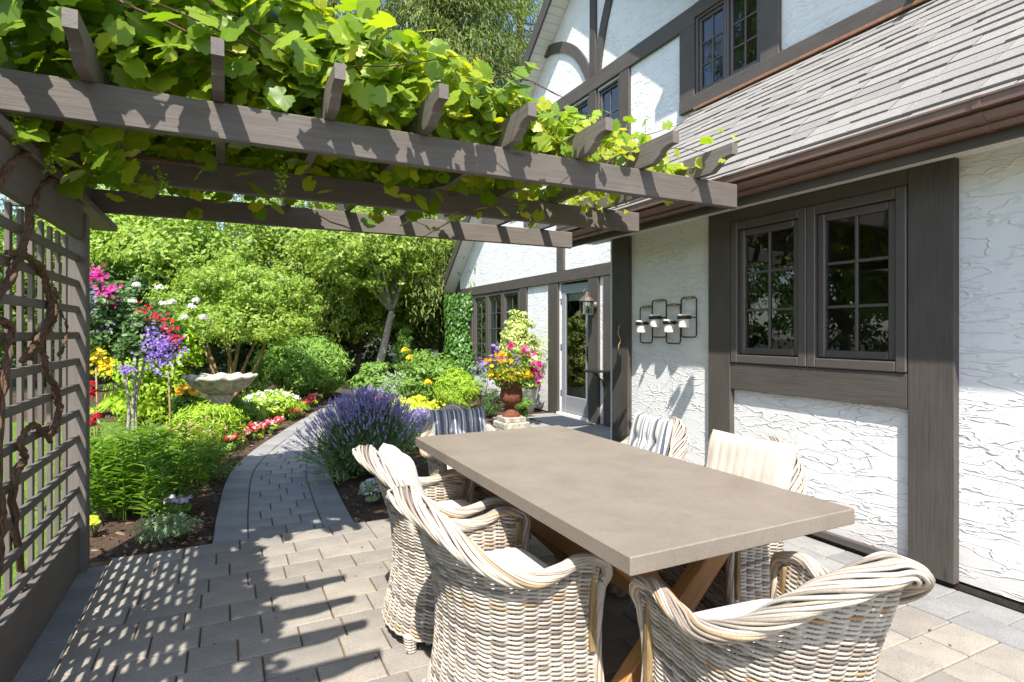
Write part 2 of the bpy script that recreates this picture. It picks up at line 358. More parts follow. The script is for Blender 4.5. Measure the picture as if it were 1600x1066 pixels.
def cham(size, b):
    h = np.array(size) / 2; b = min(b, *(h * .9)); vs = []; idx = {}
    for sx in (-1, 1):
        for sy in (-1, 1):
            for sz in (-1, 1):
                for ax in range(3):
                    p = np.array([sx, sy, sz]) * (h - b); p[ax] = (sx, sy, sz)[ax] * h[ax]
                    idx[(sx, sy, sz, ax)] = len(vs); vs.append(tuple(p))
    fs = []
    for ax in range(3):
        o = [i for i in range(3) if i != ax]
        for sg in (-1, 1):
            q = []
            for a, c in ((-1, -1), (1, -1), (1, 1), (-1, 1)):
                k = [0, 0, 0]; k[ax] = sg; k[o[0]] = a; k[o[1]] = c; q.append(idx[(*k, ax)])
            fs.append(tuple(q))
        for a in (-1, 1):
            for c in (-1, 1):
                q = []
                for (sg, face) in ((-1, o[0]), (1, o[0]), (1, o[1]), (-1, o[1])):
                    k = [0, 0, 0]; k[ax] = sg; k[o[0]] = a; k[o[1]] = c; q.append(idx[(*k, face)])
                fs.append(tuple(q))
    for sx in (-1, 1):
        for sy in (-1, 1):
            for sz in (-1, 1): fs.append(tuple(idx[(sx, sy, sz, ax)] for ax in range(3)))
    # orient outward
    V = np.array(vs); out = []
    for f in fs:
        n = np.cross(V[f[1]] - V[f[0]], V[f[2]] - V[f[0]])
        out.append(f if np.dot(n, V[list(f)].mean(0)) > 0 else f[::-1])
    return vs, out

def place(name, me, mat, parent=None, mw=None):
    o = bpy.data.objects.new(name, me); COL.objects.link(o)
    if mat is not None and len(me.materials) == 0: me.materials.append(M[mat] if isinstance(mat, str) else mat)
    if mw is not None: o.matrix_world = mw
    if parent is not None:
        o.parent = parent; o.matrix_parent_inverse = PINV[parent.name]
    PINV[o.name] = mw.inverted() if mw is not None else Matrix.Identity(4)
    return o
PINV = {}
def thing(name, label, cat, loc=(0, 0, 0), group=None):
    o = bpy.data.objects.new(name, None); COL.objects.link(o); o.empty_display_size = .1
    o.location = loc; PINV[o.name] = Matrix.Translation(-Vector(loc))
    return tag(o, label, cat, group)
def tag(o, label=None, cat=None, group=None, kind=None):
    if label: o['label'] = label
    if cat: o['category'] = cat
    if group: o['group'] = group
    if kind: o['kind'] = kind
    return o
def board(name, a, b, w, h, mat, parent, up=(0, 0, 1), bev=.004):
    """a sawn board from a to b: w across, h along up; local X runs along the grain"""
    a, b = Vector(a), Vector(b); x = (b - a); Ln = x.length; x.normalize(); u = Vector(up); y = u.cross(x).normalized(); z = x.cross(y)
    key = (round(Ln, 3), round(w, 4), round(h, 4), mat)
    if key not in _bm:
        v, f = cham((Ln, w, h), bev); mb = MB(); mb.add(v, f); _bm[key] = mb.mesh(name)
    mw = Matrix(((x.x, y.x, z.x, 0), (x.y, y.y, z.y, 0), (x.z, y.z, z.z, 0), (0, 0, 0, 1))); mw.translation = (a + b) / 2
    return place(name, _bm[key], mat, parent, mw)
_bm = {}

# ------------------------------------------------------------------ scattering (leaves, petals, chips)
def unit(a): return a / np.maximum(np.linalg.norm(a, axis=1, keepdims=True), 1e-9)
T_LEAF = (np.array([(-.5, 0, 0), (0, .26, .07), (.5, 0, -.05), (0, -.26, .07)]), [(0, 3, 2), (0, 2, 1)])
T_NARROW = (np.array([(-.1, 0, 0), (.3, .09, .04), (.9, 0, -.12), (.3, -.09, .04)]), [(0, 3, 2), (0, 2, 1)])
T_BLADE = (np.array([(0, .03, 0), (0, -.03, 0), (.55, .025, .03), (.55, -.025, .03), (1, 0, -.08)]), [(0, 1, 3, 2), (2, 3, 4)])
def _petals(n, cup, wid):
    v = [(0, 0, 0)]; f = []
    for k in range(n):
        a = 2 * math.pi * k / n; o = len(v)
        for da, r, z in ((-wid, .36, cup * .5), (-wid * .6, .5, cup), (wid * .6, .5, cup), (wid, .36, cup * .5)):
            v.append((r * math.cos(a + da), r * math.sin(a + da), z))
        f.append((0, o, o + 1, o + 2, o + 3))
    return np.array(v), f
T_FLOWER = _petals(5, .12, .6)
T_DAISY = _petals(9, .04, .3)
def _chip():
    m = MB(); v, f = cham((1, .45, .16), .03); return np.array(v), f
T_CHIP = (np.array([(-.5, -.2, 0), (.5, -.15, .03), (.45, .2, 0), (-.4, .18, .05), (0, 0, .14)]), [(0, 1, 4), (1, 2, 4), (2, 3, 4), (3, 0, 4)])
def grape_template(seed):
    r_ = random.Random(seed); pts = []; n = 22
    for k in range(n):
        a = -math.pi + .28 + (2 * math.pi - .56) * k / (n - 1)          # a = 0 towards the tip; the sinus is at a = pi
        lobe = .42 + .065 * math.cos(a * 2.5) ** 2 + .05 * math.cos(a) + (.035 if k % 2 else -.02) + r_.uniform(-.012, .012)
        x, y = lobe * math.cos(a), lobe * math.sin(a)
        pts.append((x + .12, y, -.35 * (x * x) * (1 if x > 0 else .4) + .22 * abs(y) * .5 - .35 * y * y + r_.uniform(-.02, .02)))
    v = [(0, 0, .0)] + pts; f = [(0, k, k + 1) for k in range(1, n)]
    return np.array(v), f
T_GRAPE = [grape_template(i) for i in range(4)]
class Cloud:
    """many small faces gathered into one mesh"""
    def __init__(s): s.V = []; s.F = {}; s.T = []; s.n = 0
    def scatter(s, tpl, P, N, D, S, tint=None):
        tv, tf = tpl; P = np.asarray(P, float); n = len(P)
        if n == 0: return s
        N = unit(np.asarray(N, float)); D = np.asarray(D, float); D = unit(D - N * (D * N).sum(1, keepdims=True)); B = np.cross(N, D)
        S = np.broadcast_to(np.asarray(S, float), (n,))[:, None, None]
        V = P[:, None] + S * (tv[None, :, 0:1] * D[:, None] + tv[None, :, 1:2] * B[:, None] + tv[None, :, 2:3] * N[:, None])
        k = len(tv); base = s.n + np.arange(n)[:, None] * k
        for f in tf: s.F.setdefault(len(f), []).append(base + np.array(f)[None])
        s.V.append(V.reshape(-1, 3)); t = rng.random(n) if tint is None else np.broadcast_to(tint, (n,))
        s.T.append(np.repeat(t, k)); s.n += n * k; return s
    def tubes(s, A, B, r, tint=.5):
        """straight three-sided twigs from A to B"""
        A, B = np.asarray(A, float), np.asarray(B, float); d = unit(B - A); x = unit(np.cross(d, np.array([.31, .27, .9]))); y = np.cross(d, x); n = len(A)
        r = np.broadcast_to(np.asarray(r, float), (n,))[:, None]
        ring = [x * math.cos(a) + y * math.sin(a) for a in (0, 2.094, 4.189)]
        V = np.stack([A + q * r for q in ring] + [B + q * r * .6 for q in ring], 1); base = s.n + np.arange(n)[:, None] * 6
        for f in ((0, 1, 4, 3), (1, 2, 5, 4), (2, 0, 3, 5)): s.F.setdefault(4, []).append(base + np.array(f)[None])
        s.V.append(V.reshape(-1, 3)); s.T.append(np.full(n * 6, tint)); s.n += n * 6; return s
    def build(s, name, mat, parent=None, smooth=False, kind='stuff'):
        V = np.concatenate(s.V); me = bpy.data.meshes.new(name); me.vertices.add(len(V)); me.vertices.foreach_set('co', V.ravel().astype('f4'))
        loops = []; starts = []; tot = []; st = 0
        for k, L in s.F.items():
            a = np.concatenate(L); loops.append(a.ravel()); starts.append(st + np.arange(len(a)) * k); tot.append(np.full(len(a), k)); st += a.size
        loops = np.concatenate(loops); starts = np.concatenate(starts); tot = np.concatenate(tot)
        me.loops.add(len(loops)); me.loops.foreach_set('vertex_index', loops.astype('i4'))
        me.polygons.add(len(starts)); me.polygons.foreach_set('loop_start', starts.astype('i4')); me.polygons.foreach_set('loop_total', tot.astype('i4'))
        a = me.attributes.new('tint', 'FLOAT', 'POINT'); a.data.foreach_set('value', np.concatenate(s.T).astype('f4'))
        if smooth: me.polygons.foreach_set('use_smooth', np.ones(len(starts), bool))
        me.update(calc_edges=True)
        o = place(name, me, mat, parent)
        if kind: o['kind'] = kind
        return o
def rdir(n): return unit(rng.normal(size=(n, 3)))
def in_ball(n): return rdir(n) * (rng.random((n, 1)) ** (1 / 3))

# ================================================================== THE SETTING
def inside(P, poly):
    x, y = P[:, 0], P[:, 1]; c = np.zeros(len(P), bool); n = len(poly)
    for i in range(n):
        x0, y0 = poly[i][:2]; x1, y1 = poly[(i + 1) % n][:2]
        if y0 == y1: continue
        c ^= ((y0 > y) != (y1 > y)) & (x < (x1 - x0) * (y - y0) / (y1 - y0) + x0)
    return c
def sheet(name, poly, z, mat, label=None, step=.25, amp=0., kind='structure', parent=None, edge_drop=0.):
    """flat or gently uneven ground inside a polygon, triangulated on a grid"""
    from mathutils.geometry import delaunay_2d_cdt
    from mathutils import noise as mn
    bd = [Vector((p[0], p[1])) for p in poly]; pts = list(bd)
    if amp:
        A = np.array(poly, float); lo = np.maximum(A.min(0), [-13, -4]); hi = np.minimum(A.max(0), [13, 16]); gx, gy = np.meshgrid(np.arange(lo[0], hi[0], step), np.arange(lo[1], hi[1], step))
        g = np.stack([gx.ravel(), gy.ravel()], 1) + rng.uniform(-.25, .25, (gx.size, 2)) * step; g = g[inside(g, poly)]; pts += [Vector(p) for p in g]
    vs, es, fs = delaunay_2d_cdt(pts, [], [list(range(len(bd)))], 1, 1e-5)[:3]
    nb = {(round(p.x, 4), round(p.y, 4)) for p in bd}; co = []
    for v in vs:
        p = Vector((v.x, v.y, z)); k = 0 if (round(v.x, 4), round(v.y, 4)) in nb or not amp else 1
        if k: p.z += amp * (mn.noise(p * 2.1) + .6 * mn.noise(p * 7.)) + amp * .6
        co.append(p)
    out = []
    for f in fs:
        f = list(f); a_, b_, c_ = (co[i] for i in f[:3])
        out.append(f if (b_ - a_).cross(c_ - a_).z > 0 else f[::-1])
    me = bpy.data.meshes.new(name); me.from_pydata(co, [], out)
    if amp: me.polygons.foreach_set('use_smooth', [True] * len(me.polygons))
    o = place(name, me, mat, parent); o['kind'] = kind; return o
def curve(pts, n):
    """Catmull-Rom through 2D/3D points, n samples"""
    P = np.array(pts, float); Q = np.vstack([2 * P[0] - P[1], P, 2 * P[-1] - P[-2]]); out = []
    for t in np.linspace(0, len(P) - 1 - 1e-6, n):
        i = int(t); u = t - i; a, b, c, d = Q[i:i + 4]
        out.append(.5 * ((2 * b) + (-a + c) * u + (2 * a - 5 * b + 4 * c - d) * u * u + (-a + 3 * b - 3 * c + d) * u ** 3))
    return np.array(out)

ground = sheet('ground', [(-90, -60), (90, -60), (90, 110), (-90, 110)], -.075, 'woodland_floor')
PATH_L = curve([(-.09, 4.13), (-.07, 4.83), (0, 5.97), (.18, 6.9), (.56, 8.1), (1.15, 9.73), (1.80, 11.5), (2.3, 13.2)], 60)
def offset(C, d):
    t = np.gradient(C, axis=0); t /= np.linalg.norm(t, axis=1, keepdims=True)
    return C + np.stack([t[:, 1], -t[:, 0]], 1) * d
PATH_W = .90
PATH_R = offset(PATH_L, PATH_W); PATH_R[0] = (.81, 4.13); PATH_R[:, 1] = np.maximum(PATH_R[:, 1], 4.13)
LAWN = [(-30, -4), (-.98, -4), (-.98, 4.2), (-1.05, 5.2), (-1.25, 6.4), (-1.35, 7.6), (-1.15, 8.7), (-.95, 9.5), (-1.4, 10.6), (-3, 11.4), (-6, 11.6), (-30, 11.5)]
lawn = sheet('lawn', LAWN, -.045, 'turf', step=.6, amp=.015)
BED_L = [(-.98, 4.13), (-.09, 4.13)] + [tuple(p) for p in PATH_L[1:]] + [(2.0, 16), (-12, 16), (-12, 11.6), (-6, 11.6), (-3, 11.4), (-1.4, 10.6), (-.95, 9.5), (-1.15, 8.7), (-1.35, 7.6), (-1.25, 6.4), (-1.05, 5.2)]
BED_R = [(.82, 4.13), (2.66, 4.13), (2.72, 5.4), (3.2, 6.6), (3.9, 7.9), (4.9, 8.45), (4.9, 14.5), (3.6, 15)] + [tuple(p) for p in PATH_R[::-1][:-1]]
bedl = sheet('planting_bed', BED_L, -.03, 'mulch', step=.22, amp=.028)
bedr = sheet('planting_bed', BED_R, -.03, 'mulch', step=.22, amp=.028)
for poly, o, n in ((BED_L, bedl, 5200), (BED_R, bedr, 4200)):
    P = np.zeros((n * 6, 3)); P[:, 0] = rng.uniform(-2.2, 4.9, n * 6); P[:, 1] = 4.13 + (rng.random(n * 6) ** 1.7) * 8
    P = P[inside(P, poly)][:n]; P[:, 2] = rng.uniform(-.03, .0, len(P))
    c = Cloud(); c.scatter(T_CHIP, P, unit(rng.normal(size=P.shape) * .35 + [0, 0, 1]), rdir(len(P)), rng.uniform(.012, .05, len(P)))
    c.build('bark_chips', 'bark_chip', o)
# lawn blades
P = np.zeros((90000, 3)); P[:, 0] = rng.uniform(-7, -.9, 90000); P[:, 1] = rng.uniform(2.2, 11.3, 90000); P = P[inside(P, LAWN)]; P[:, 2] = -.045
c = Cloud(); c.scatter(T_BLADE, P, rdir(len(P)) * [1, 1, .1], rdir(len(P)) * .35 + [0, 0, 1], rng.uniform(.03, .06, len(P)))
c.build('grass', 'grass_blade', lawn)

# ---- paving: every stone is a piece of its own
def stone(name, quad, parent, mat, top=0., gap=.0024, depth=.05):
    q = np.array(quad, float); c = q.mean(0); n_ = len(q)
    if sum(q[i][0] * q[(i + 1) % n_][1] - q[(i + 1) % n_][0] * q[i][1] for i in range(n_)) < 0: q = q[::-1]
    def shrink(k):
        e = np.roll(q, -1, 0) - q; e /= np.linalg.norm(e, axis=1, keepdims=True); nr = np.stack([-e[:, 1], e[:, 0]], 1); pn = np.roll(nr, 1, 0); bis = nr + pn; bis /= np.maximum((bis * bis).sum(1, keepdims=True), .3); return q + 2 * bis * k
    z = top + rnd.uniform(-.0022, .0022); tx, ty = rnd.uniform(-.004, .004), rnd.uniform(-.004, .004)
    def ring(k, zz): return [(p[0], p[1], zz + (p[0] - c[0]) * tx + (p[1] - c[1]) * ty) for p in shrink(k)]
    n = len(q); v = ring(gap + .005, z) + ring(gap + .001, z - .0045) + ring(gap, z - depth)
    cc = c; v = [(p[0] - cc[0], p[1] - cc[1], p[2]) for p in v]
    f = [tuple(range(n))] + [(k * n + i, (k + 1) * n + i, (k + 1) * n + (i + 1) % n, k * n + (i + 1) % n) for k in (0, 1) for i in range(n)]
    m = MB(); m.add(v, f); me = m.mesh(name); return place(name, me, mat, parent, Matrix.Translation((cc[0], cc[1], 0)))
patio = sheet('patio', [(-.985, -6), (6, -6), (6, 0), (4.95, 8.45), (3.9, 7.9), (3.2, 6.6), (2.72, 5.4), (2.66, 4.13), (-.985, 4.13)], -.012, 'joint_sand')
def rect(x0, x1, y0, y1): return [(x0, y0), (x1, y0), (x1, y1), (x0, y1)]
y = .72
for k in range(12):                                                   # border course beside the trellis
    l = .30; stone('paver', rect(-.83, -.62, y, y + l), patio, 'paver_cool'); y += l
    if y > 4.0: break
def in_frame(q):
    for p in q:
        d = p[0] * _s + p[1] * _c
        if d > .2 and -40 < 800 + FPX * (p[0] * _c - p[1] * _s) / d < 1640 and HY + FPX * CAMZ / d < 1100: return True
    return False
field = MB()
row = 0; y = .535
while y < 4.12:
    x = -.62; first = True; hgt = .1889
    while x < 3.02:
        l = rnd.choice((.19, .25, .25, .31, .19)) if not first else (.13, .25, .19, .22)[row % 4]
        x1 = x + l
        if x1 > 2.9: x1 = 3.02
        q = rect(x, x1, y, y + hgt)
        if in_frame(q): stone('paver', q, patio, 'paver')
        else: field.box((x + .003, y + .003, -.05), (x1 - .003, y + hgt - .003, rnd.uniform(-.002, .002)), .004)
        x = x1; first = False
    y += hgt; row += 1
yy = .52
while yy > -6:
    for k in range(14): field.box((-.62 + .26 * k + .003, yy - .197, -.05), (-.62 + .26 * k + .257, yy - .003, rnd.uniform(-.002, .002)), .004)
    yy -= .2
tag(field.build('paver_field', 'paver', patio), kind='stuff')
for k, (x0, x1) in enumerate(((3.02, 3.22), (3.22, 3.425))):
    y = .6 + .15 * k
    while y < 4.1: stone('paver', rect(x0, x1, y, y + .3), patio, 'paver_cool'); y += .3
y = 4.14                                                              # broad flags towards the garden door
for k in range(9):
    x0 = 2.7 + max(0, (y - 5.2)) * .40
    xs = np.linspace(x0, 4.88 if y > 4.4 else 3.42, 5 if k < 5 else 4)
    for a, b in zip(xs[:-1], xs[1:]): stone('flagstone', rect(a, b, y, y + .46), patio, 'paver_cool')
    y += .46
path = sheet('path', [tuple(p) for p in PATH_L] + [tuple(p) for p in PATH_R[::-1]], -.014, 'joint_sand')
cum = np.concatenate([[0], np.cumsum(np.linalg.norm(np.diff(PATH_L, axis=0), axis=1))])
def at(C, s): return np.array([np.interp(s, cum, C[:, 0]), np.interp(s, cum, C[:, 1])])
def lerp(s, w): return at(PATH_L, s) * (1 - w) + at(PATH_R, s) * w
s = 0
while s < cum[-1] - .3:                                               # curved edging stones, then the running bond between them
    for (w0, w1) in ((0, .235), (.765, 1)):
        e = s + .34; mid = (s + e) / 2
        stone('paver', [lerp(s, w0), lerp(s, w1), lerp(mid, w1), lerp(e, w1), lerp(e, w0), lerp(mid, w0)], path, 'paver_cool')
    s += .34
s = 0; row = 0
while s < min(cum[-1] - .2, 7.5):
    ws = [.235, .41, .62, .765] if row % 2 else [.235, .5, .70, .765]
    if row % 3 == 2: ws = [.235, .33, .56, .765]
    for a, b in zip(ws[:-1], ws[1:]): stone('paver', [lerp(s, a), lerp(s, b), lerp(s + .2, b), lerp(s + .2, a)], path, 'paver_cool')
    s += .2; row += 1

# ================================================================== THE HOUSE
HX, GX = 3.44, 4.90                                                   # stucco planes: near wing, gable wall
house = thing('house', 'white stucco house with dark half-timbering, grey shingle roof and brown gutter', 'house', (GX, 5, 0))
def wallpoly(name, pts, x, parent, thick=.18, holes=(), mat='stucco'):
    """upright wall in the plane X = x (y, z outline), with rectangular openings cut out (y0, y1, z0, z1)"""
    import bmesh
    ys = sorted({p[0] for p in pts} | {h[i] for h in holes for i in (0, 1)}); zs = sorted({p[1] for p in pts} | {h[i] for h in holes for i in (2, 3)})
    bm = bmesh.new()
    bm.faces.new([bm.verts.new((x, p[0], p[1])) for p in pts])
    for yy in ys: bmesh.ops.bisect_plane(bm, geom=bm.verts[:] + bm.edges[:] + bm.faces[:], plane_co=(x, yy, 0), plane_no=(0, 1, 0))
    for zz in zs: bmesh.ops.bisect_plane(bm, geom=bm.verts[:] + bm.edges[:] + bm.faces[:], plane_co=(x, 0, zz), plane_no=(0, 0, 1))
    kill = []
    for f in bm.faces:
        c = f.calc_center_median()
        if any(h[0] < c.y < h[1] and h[2] < c.z < h[3] for h in holes): kill.append(f)
    bmesh.ops.delete(bm, geom=kill, context='FACES')
    r = bmesh.ops.extrude_face_region(bm, geom=bm.faces[:]); bmesh.ops.translate(bm, vec=(thick, 0, 0), verts=[g for g in r['geom'] if isinstance(g, bmesh.types.BMVert)])
    bmesh.ops.recalc_face_normals(bm, faces=bm.faces[:])
    me = bpy.data.meshes.new(name); bm.to_mesh(me); bm.free(); return place(name, me, mat, parent)
# near wing
NW0, NW1 = (1.90, 2.50, 1.12, 2.17), (2.50, 3.13, 1.12, 2.17)
wallpoly('stucco_wall', [(-4, .03), (4.60, .03), (4.60, 2.30), (-4, 2.30)], HX, house, holes=[(1.90, 3.13, 1.12, 2.17)])
board('plinth', (HX + .06, -4, .02), (HX + .06, 4.6, .02), .12, .055, 'dark_plinth', house)
m = MB(); m.prism([(HX + .01, .03), (GX + .1, .03), (GX + .1, 3.82), (HX + .01, 2.55)], 1, 4.60, 4.72); m.build('return_wall', 'stucco', house)
def vboard(y0, y1, z0, z1, x, mat='timber', name='timber_board', t=.05):
    return board(name, (x + t / 2, (y0 + y1) / 2, z0), (x + t / 2, (y0 + y1) / 2, z1), y1 - y0, t, mat, house, up=(1, 0, 0))
def hboard(y0, y1, z0, z1, x, mat='timber', name='timber_board', t=.05):
    return board(name, (x + t / 2, y0, (z0 + z1) / 2), (x + t / 2, y1, (z0 + z1) / 2), t, z1 - z0, mat, house)
bx = HX - .045
vboard(1.65, 1.88, .03, 2.262, bx); vboard(3.14, 3.36, .03, 2.262, bx); vboard(4.37, 4.62, .0, 2.262, bx - .003, t=.2)
hboard(1.882, 3.138, .92, 1.118, bx + .004); hboard(1.882, 3.138, 2.172, 2.262, bx + .004)
hboard(1.882, 3.138, .03, .075, bx + .012)
def window(y0, y1, z0, z1, x, cols, rows, frame=.055, sash=.045, mat='frame_paint', depth=.07, munt=.018, label=None, name='window'):
    """casement in the plane X = x: outer frame, sash, glazing bars and one pane per light"""
    m = MB()
    def ring(a0, a1, b0, b1, w, xa, xb, bv):
        m.box((xa, a0, b0), (xb, a0 + w, b1), bv); m.box((xa, a1 - w, b0), (xb, a1, b1), bv)
        m.box((xa + .001, a0 + w, b0), (xb - .001, a1 - w, b0 + w), bv); m.box((xa + .001, a0 + w, b1 - w), (xb - .001, a1 - w, b1), bv)
    ring(y0, y1, z0, z1, frame, x, x + depth, .006)
    a0, a1, b0, b1 = y0 + frame + .002, y1 - frame - .002, z0 + frame + .002, z1 - frame - .002
    ring(a0, a1, b0, b1, sash, x + .022, x + depth - .005, .008)
    w = m.build(name, mat, house)
    if label: w['label'] = label
    a0 += sash; a1 -= sash; b0 += sash; b1 -= sash; gx = x + .05
    for i in range(1, cols):
        yy = a0 + (a1 - a0) * i / cols; q = MB(); q.box((gx - .013, yy - munt / 2, b0), (gx + .012, yy + munt / 2, b1), .003); q.build('glazing_bar', mat, w)
    for j in range(1, rows):
        zz = b0 + (b1 - b0) * j / rows; q = MB(); q.box((gx - .0115, a0, zz - munt / 2), (gx + .0105, a1, zz + munt / 2), .003); q.build('glazing_bar', mat, w)
    for i in range(cols):
        for j in range(rows):
            ya, yb = a0 + (a1 - a0) * i / cols, a0 + (a1 - a0) * (i + 1) / cols; za, zb = b0 + (b1 - b0) * j / rows, b0 + (b1 - b0) * (j + 1) / rows
            dx = rnd.uniform(-.0007, .0007); q = MB()
            q.add([(gx + dx, ya, za), (gx, yb, za), (gx - dx, yb, zb), (gx, ya, zb)], [(0, 3, 2, 1)]); q.build('pane', 'window_glass', w)
    return w
window(2.503, 3.132, 1.122, 2.170, HX - .052, 2, 3, .06, .05, depth=.11, label='left casement of the kitchen window, six panes')
window(1.885, 2.499, 1.122, 2.170, HX - .052, 2, 3, .06, .05, depth=.11, label='right casement of the kitchen window, six panes')
def room(y0, y1, z0, z1, x0, x1, name='room'):
    m = MB(); v = [(x, y, z) for x in (x0, x1) for y in (y0, y1) for z in (z0, z1)]
    m.add(v, [(4, 5, 7, 6), (0, 1, 5, 4), (2, 6, 7, 3), (0, 4, 6, 2), (1, 3, 7, 5)]); return m.build(name, 'interior_wall', house)
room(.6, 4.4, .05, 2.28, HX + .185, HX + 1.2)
m = MB(); m.lathe([(0, 0), (.06, 0), (.075, .1), (.05, .2), (.065, .24)], 14, (HX + .32, 2.88, 1.10)); m.build('vase', 'black_metal', house)
c = Cloud(); c.scatter(T_LEAF, np.array([HX + .32, 2.88, 1.46]) + in_ball(160) * [.12, .16, .14], rdir(160), rdir(160), .07); c.build('cut_foliage', 'mid_leaf', house)
m = MB(); m.box((HX + .2, 1.2, 1.02), (HX + .7, 3.9, 1.09)); m.build('counter', 'interior_wall', house)

# shed roof over the near wing
RX0, RZ0, RX1, RZ1, RY1 = 3.07, 2.385, 4.90, 3.92, 5.02
SL = Vector((RX1 - RX0, 0, RZ1 - RZ0)); SLEN = SL.length; SD = SL.normalized(); SN = Vector((-SD.z, 0, SD.x))
roof = board('roof', Vector((RX0, -4, RZ0)) + SD * SLEN / 2 - SN * .035, Vector((RX0, RY1, RZ0)) + SD * SLEN / 2 - SN * .035, SLEN, .05, 'frame_paint', house, up=SN)
NC = 17; EXPO = SLEN / NC; cache = {}
def shingle(y0, y1, k, thick):
    key = (round(y1 - y0, 2), thick, k == NC - 1)
    if key not in cache:
        L = EXPO * (1.0 if k == NC - 1 else 1.9); w = key[0] - .005; t = .013 + .008 * thick
        m = MB(); m.add([(-w / 2, 0, 0), (w / 2, 0, 0), (w / 2, L, 0), (-w / 2, L, 0), (-w / 2, 0, t), (w / 2, 0, t), (w / 2, L, .003), (-w / 2, L, .003)],
                        [(0, 3, 2, 1), (4, 5, 6, 7), (0, 1, 5, 4), (1, 2, 6, 5), (2, 3, 7, 6), (3, 0, 4, 7)]); cache[key] = m.mesh('shingle')
    p = Vector((RX0, (y0 + y1) / 2, RZ0)) + SD * (EXPO * k - .02) + SN * (.0 + .0035 + (.006 if k else .002))
    # each course leans on the one below it
    tilt = .012; yd = (SD + SN * -tilt).normalized(); xd = Vector((0, -1, 0)); zd = xd.cross(yd)
    mw = Matrix(((xd.x, yd.x, zd.x, 0), (xd.y, yd.y, zd.y, 0), (xd.z, yd.z, zd.z, 0), (0, 0, 0, 1))); mw.translation = p
    return place('shingle', cache[key], 'shingle', roof, mw)
for k in range(NC):
    y = RY1 - (.10 * k) % .31 + .0; yy = RY1
    first = True
    while yy > .85:
        w = round(rnd.choice((.22, .26, .28, .30, .34)), 2) if not first else round(.12 + (.09 * k) % .22, 2)
        shingle(yy - w, yy, k, rnd.random() < .55); yy -= w; first = False
    m = None
m = MB()
for k in range(NC):
    a = Vector((RX0, 0, RZ0)) + SD * (EXPO * k - .02) + SN * .012; b = a + SD * (EXPO * 1.2) - SN * .006
    m.add([(a.x, -4, a.z), (a.x, .86, a.z), (b.x, .86, b.z), (b.x, -4, b.z)], [(0, 1, 2, 3)])
tag(m.build('shingle_field', 'shingle', roof), kind='stuff')
board('flashing', (GX - .035, -4, RZ1 + .02), (GX - .035, RY1, RZ1 + .02), .05, .03, 'copper', house)
board('rake_board', (RX0 + .02, RY1 + .012, RZ0 - .075), (RX1 - .01, RY1 + .012, RZ1 - .075), .022, .16, 'timber', house, up=SN)
# gutter: an ogee profile drawn in X-Z and run along the eave
gprof = [(3.13, 2.37), (3.13, 2.266), (3.085, 2.262), (3.070, 2.268), (3.062, 2.282), (3.066, 2.290), (3.030, 2.298), (3.012, 2.312), (3.010, 2.328), (3.026, 2.340), (2.994, 2.348), (2.992, 2.386), (2.984, 2.390), (2.984, 2.400), (3.004, 2.402), (3.006, 2.39), (3.006, 2.352), (3.036, 2.344), (3.024, 2.328), (3.026, 2.314), (3.078, 2.296), (3.085, 2.276), (3.122, 2.276), (3.122, 2.37)]
m = MB(); m.prism(gprof, 1, -4, RY1); g = m.build('gutter', 'gutter_metal', house)
for yb in (1.35, 4.4): m = MB(); m.prism([(x - .004 if x < 3.1 else x, z - (.003 if z < 2.3 else 0)) for x, z in gprof[:15]], 1, yb, yb + .035); m.build('gutter_seam', 'gutter_metal', g)
board('fascia', (3.145, -4, 2.29), (3.145, 5.0, 2.29), .028, .15, 'timber', house)
y = -.2                                                               # vented soffit strips
m = MB(); m.box((3.16, -4, 2.264), (HX + .02, 5.0, 2.272)); sf = m.build('soffit', 'soffit_white', house)
m = MB(); yy = .9
while yy < 4.9: m.box((3.165, yy, 2.2605), (HX - .05, yy + .013, 2.2645)); yy += .026
tag(m.build('soffit_ribs', 'soffit_white', sf), kind='stuff')

# gable wall
AP = (7.05, 7.30); SLP = .842
def rz(y): return AP[1] - SLP * abs(y - AP[0])
DW = (7.24, 8.09, .03, 2.16); TW = (9.50, 11.75, .68, 2.16); UW = (4.10, 5.02, 4.10, 5.00); UW2 = (6.47, 7.00, 3.75, 4.90); UW3 = (7.22, 7.80, 3.75, 4.90)
TOP = 5.45; yj = AP[0] - (AP[1] - TOP) / SLP
wallpoly('gable_wall', [(-4, 0.0), (12.62, 0.0), (12.62, rz(12.62)), AP, (yj, TOP), (-4, TOP)], GX, house, .2, [DW, TW, UW, UW2, UW3])
m = MB(); m.box((GX + .2, 12.44, 0), (GX + 6, 12.62, 2.5)); m.build('side_wall', 'stucco', house)
tx = GX - .04
hboard(6.6, 12.60, 2.165, 2.345, tx - .006)                             # beam over door and triple window
vboard(8.09 + .02, 8.42, .0, 2.16, tx); vboard(6.96, 7.22, .0, 2.16, tx); vboard(6.64, 6.83, .0, 2.16, tx)
vboard(9.22, 9.48, .55, 2.16, tx); vboard(11.77, 12.05, .55, 2.16, tx); hboard(9.482, 11.768, .50, .675, tx)
vboard(7.93, 8.14, 2.348, 3.60, tx); hboard(5.02, 9.02, 4.94, 5.16, tx - .006); hboard(5.06, 9.9, 3.55, 3.72, tx)
vboard(6.24, 6.455, 3.73, 4.938, tx); vboard(7.02, 7.20, 3.73, 4.938, tx); vboard(7.82, 8.0, 3.73, 4.938, tx)
vboard(7.03, 7.18, 5.165, 6.9, tx)
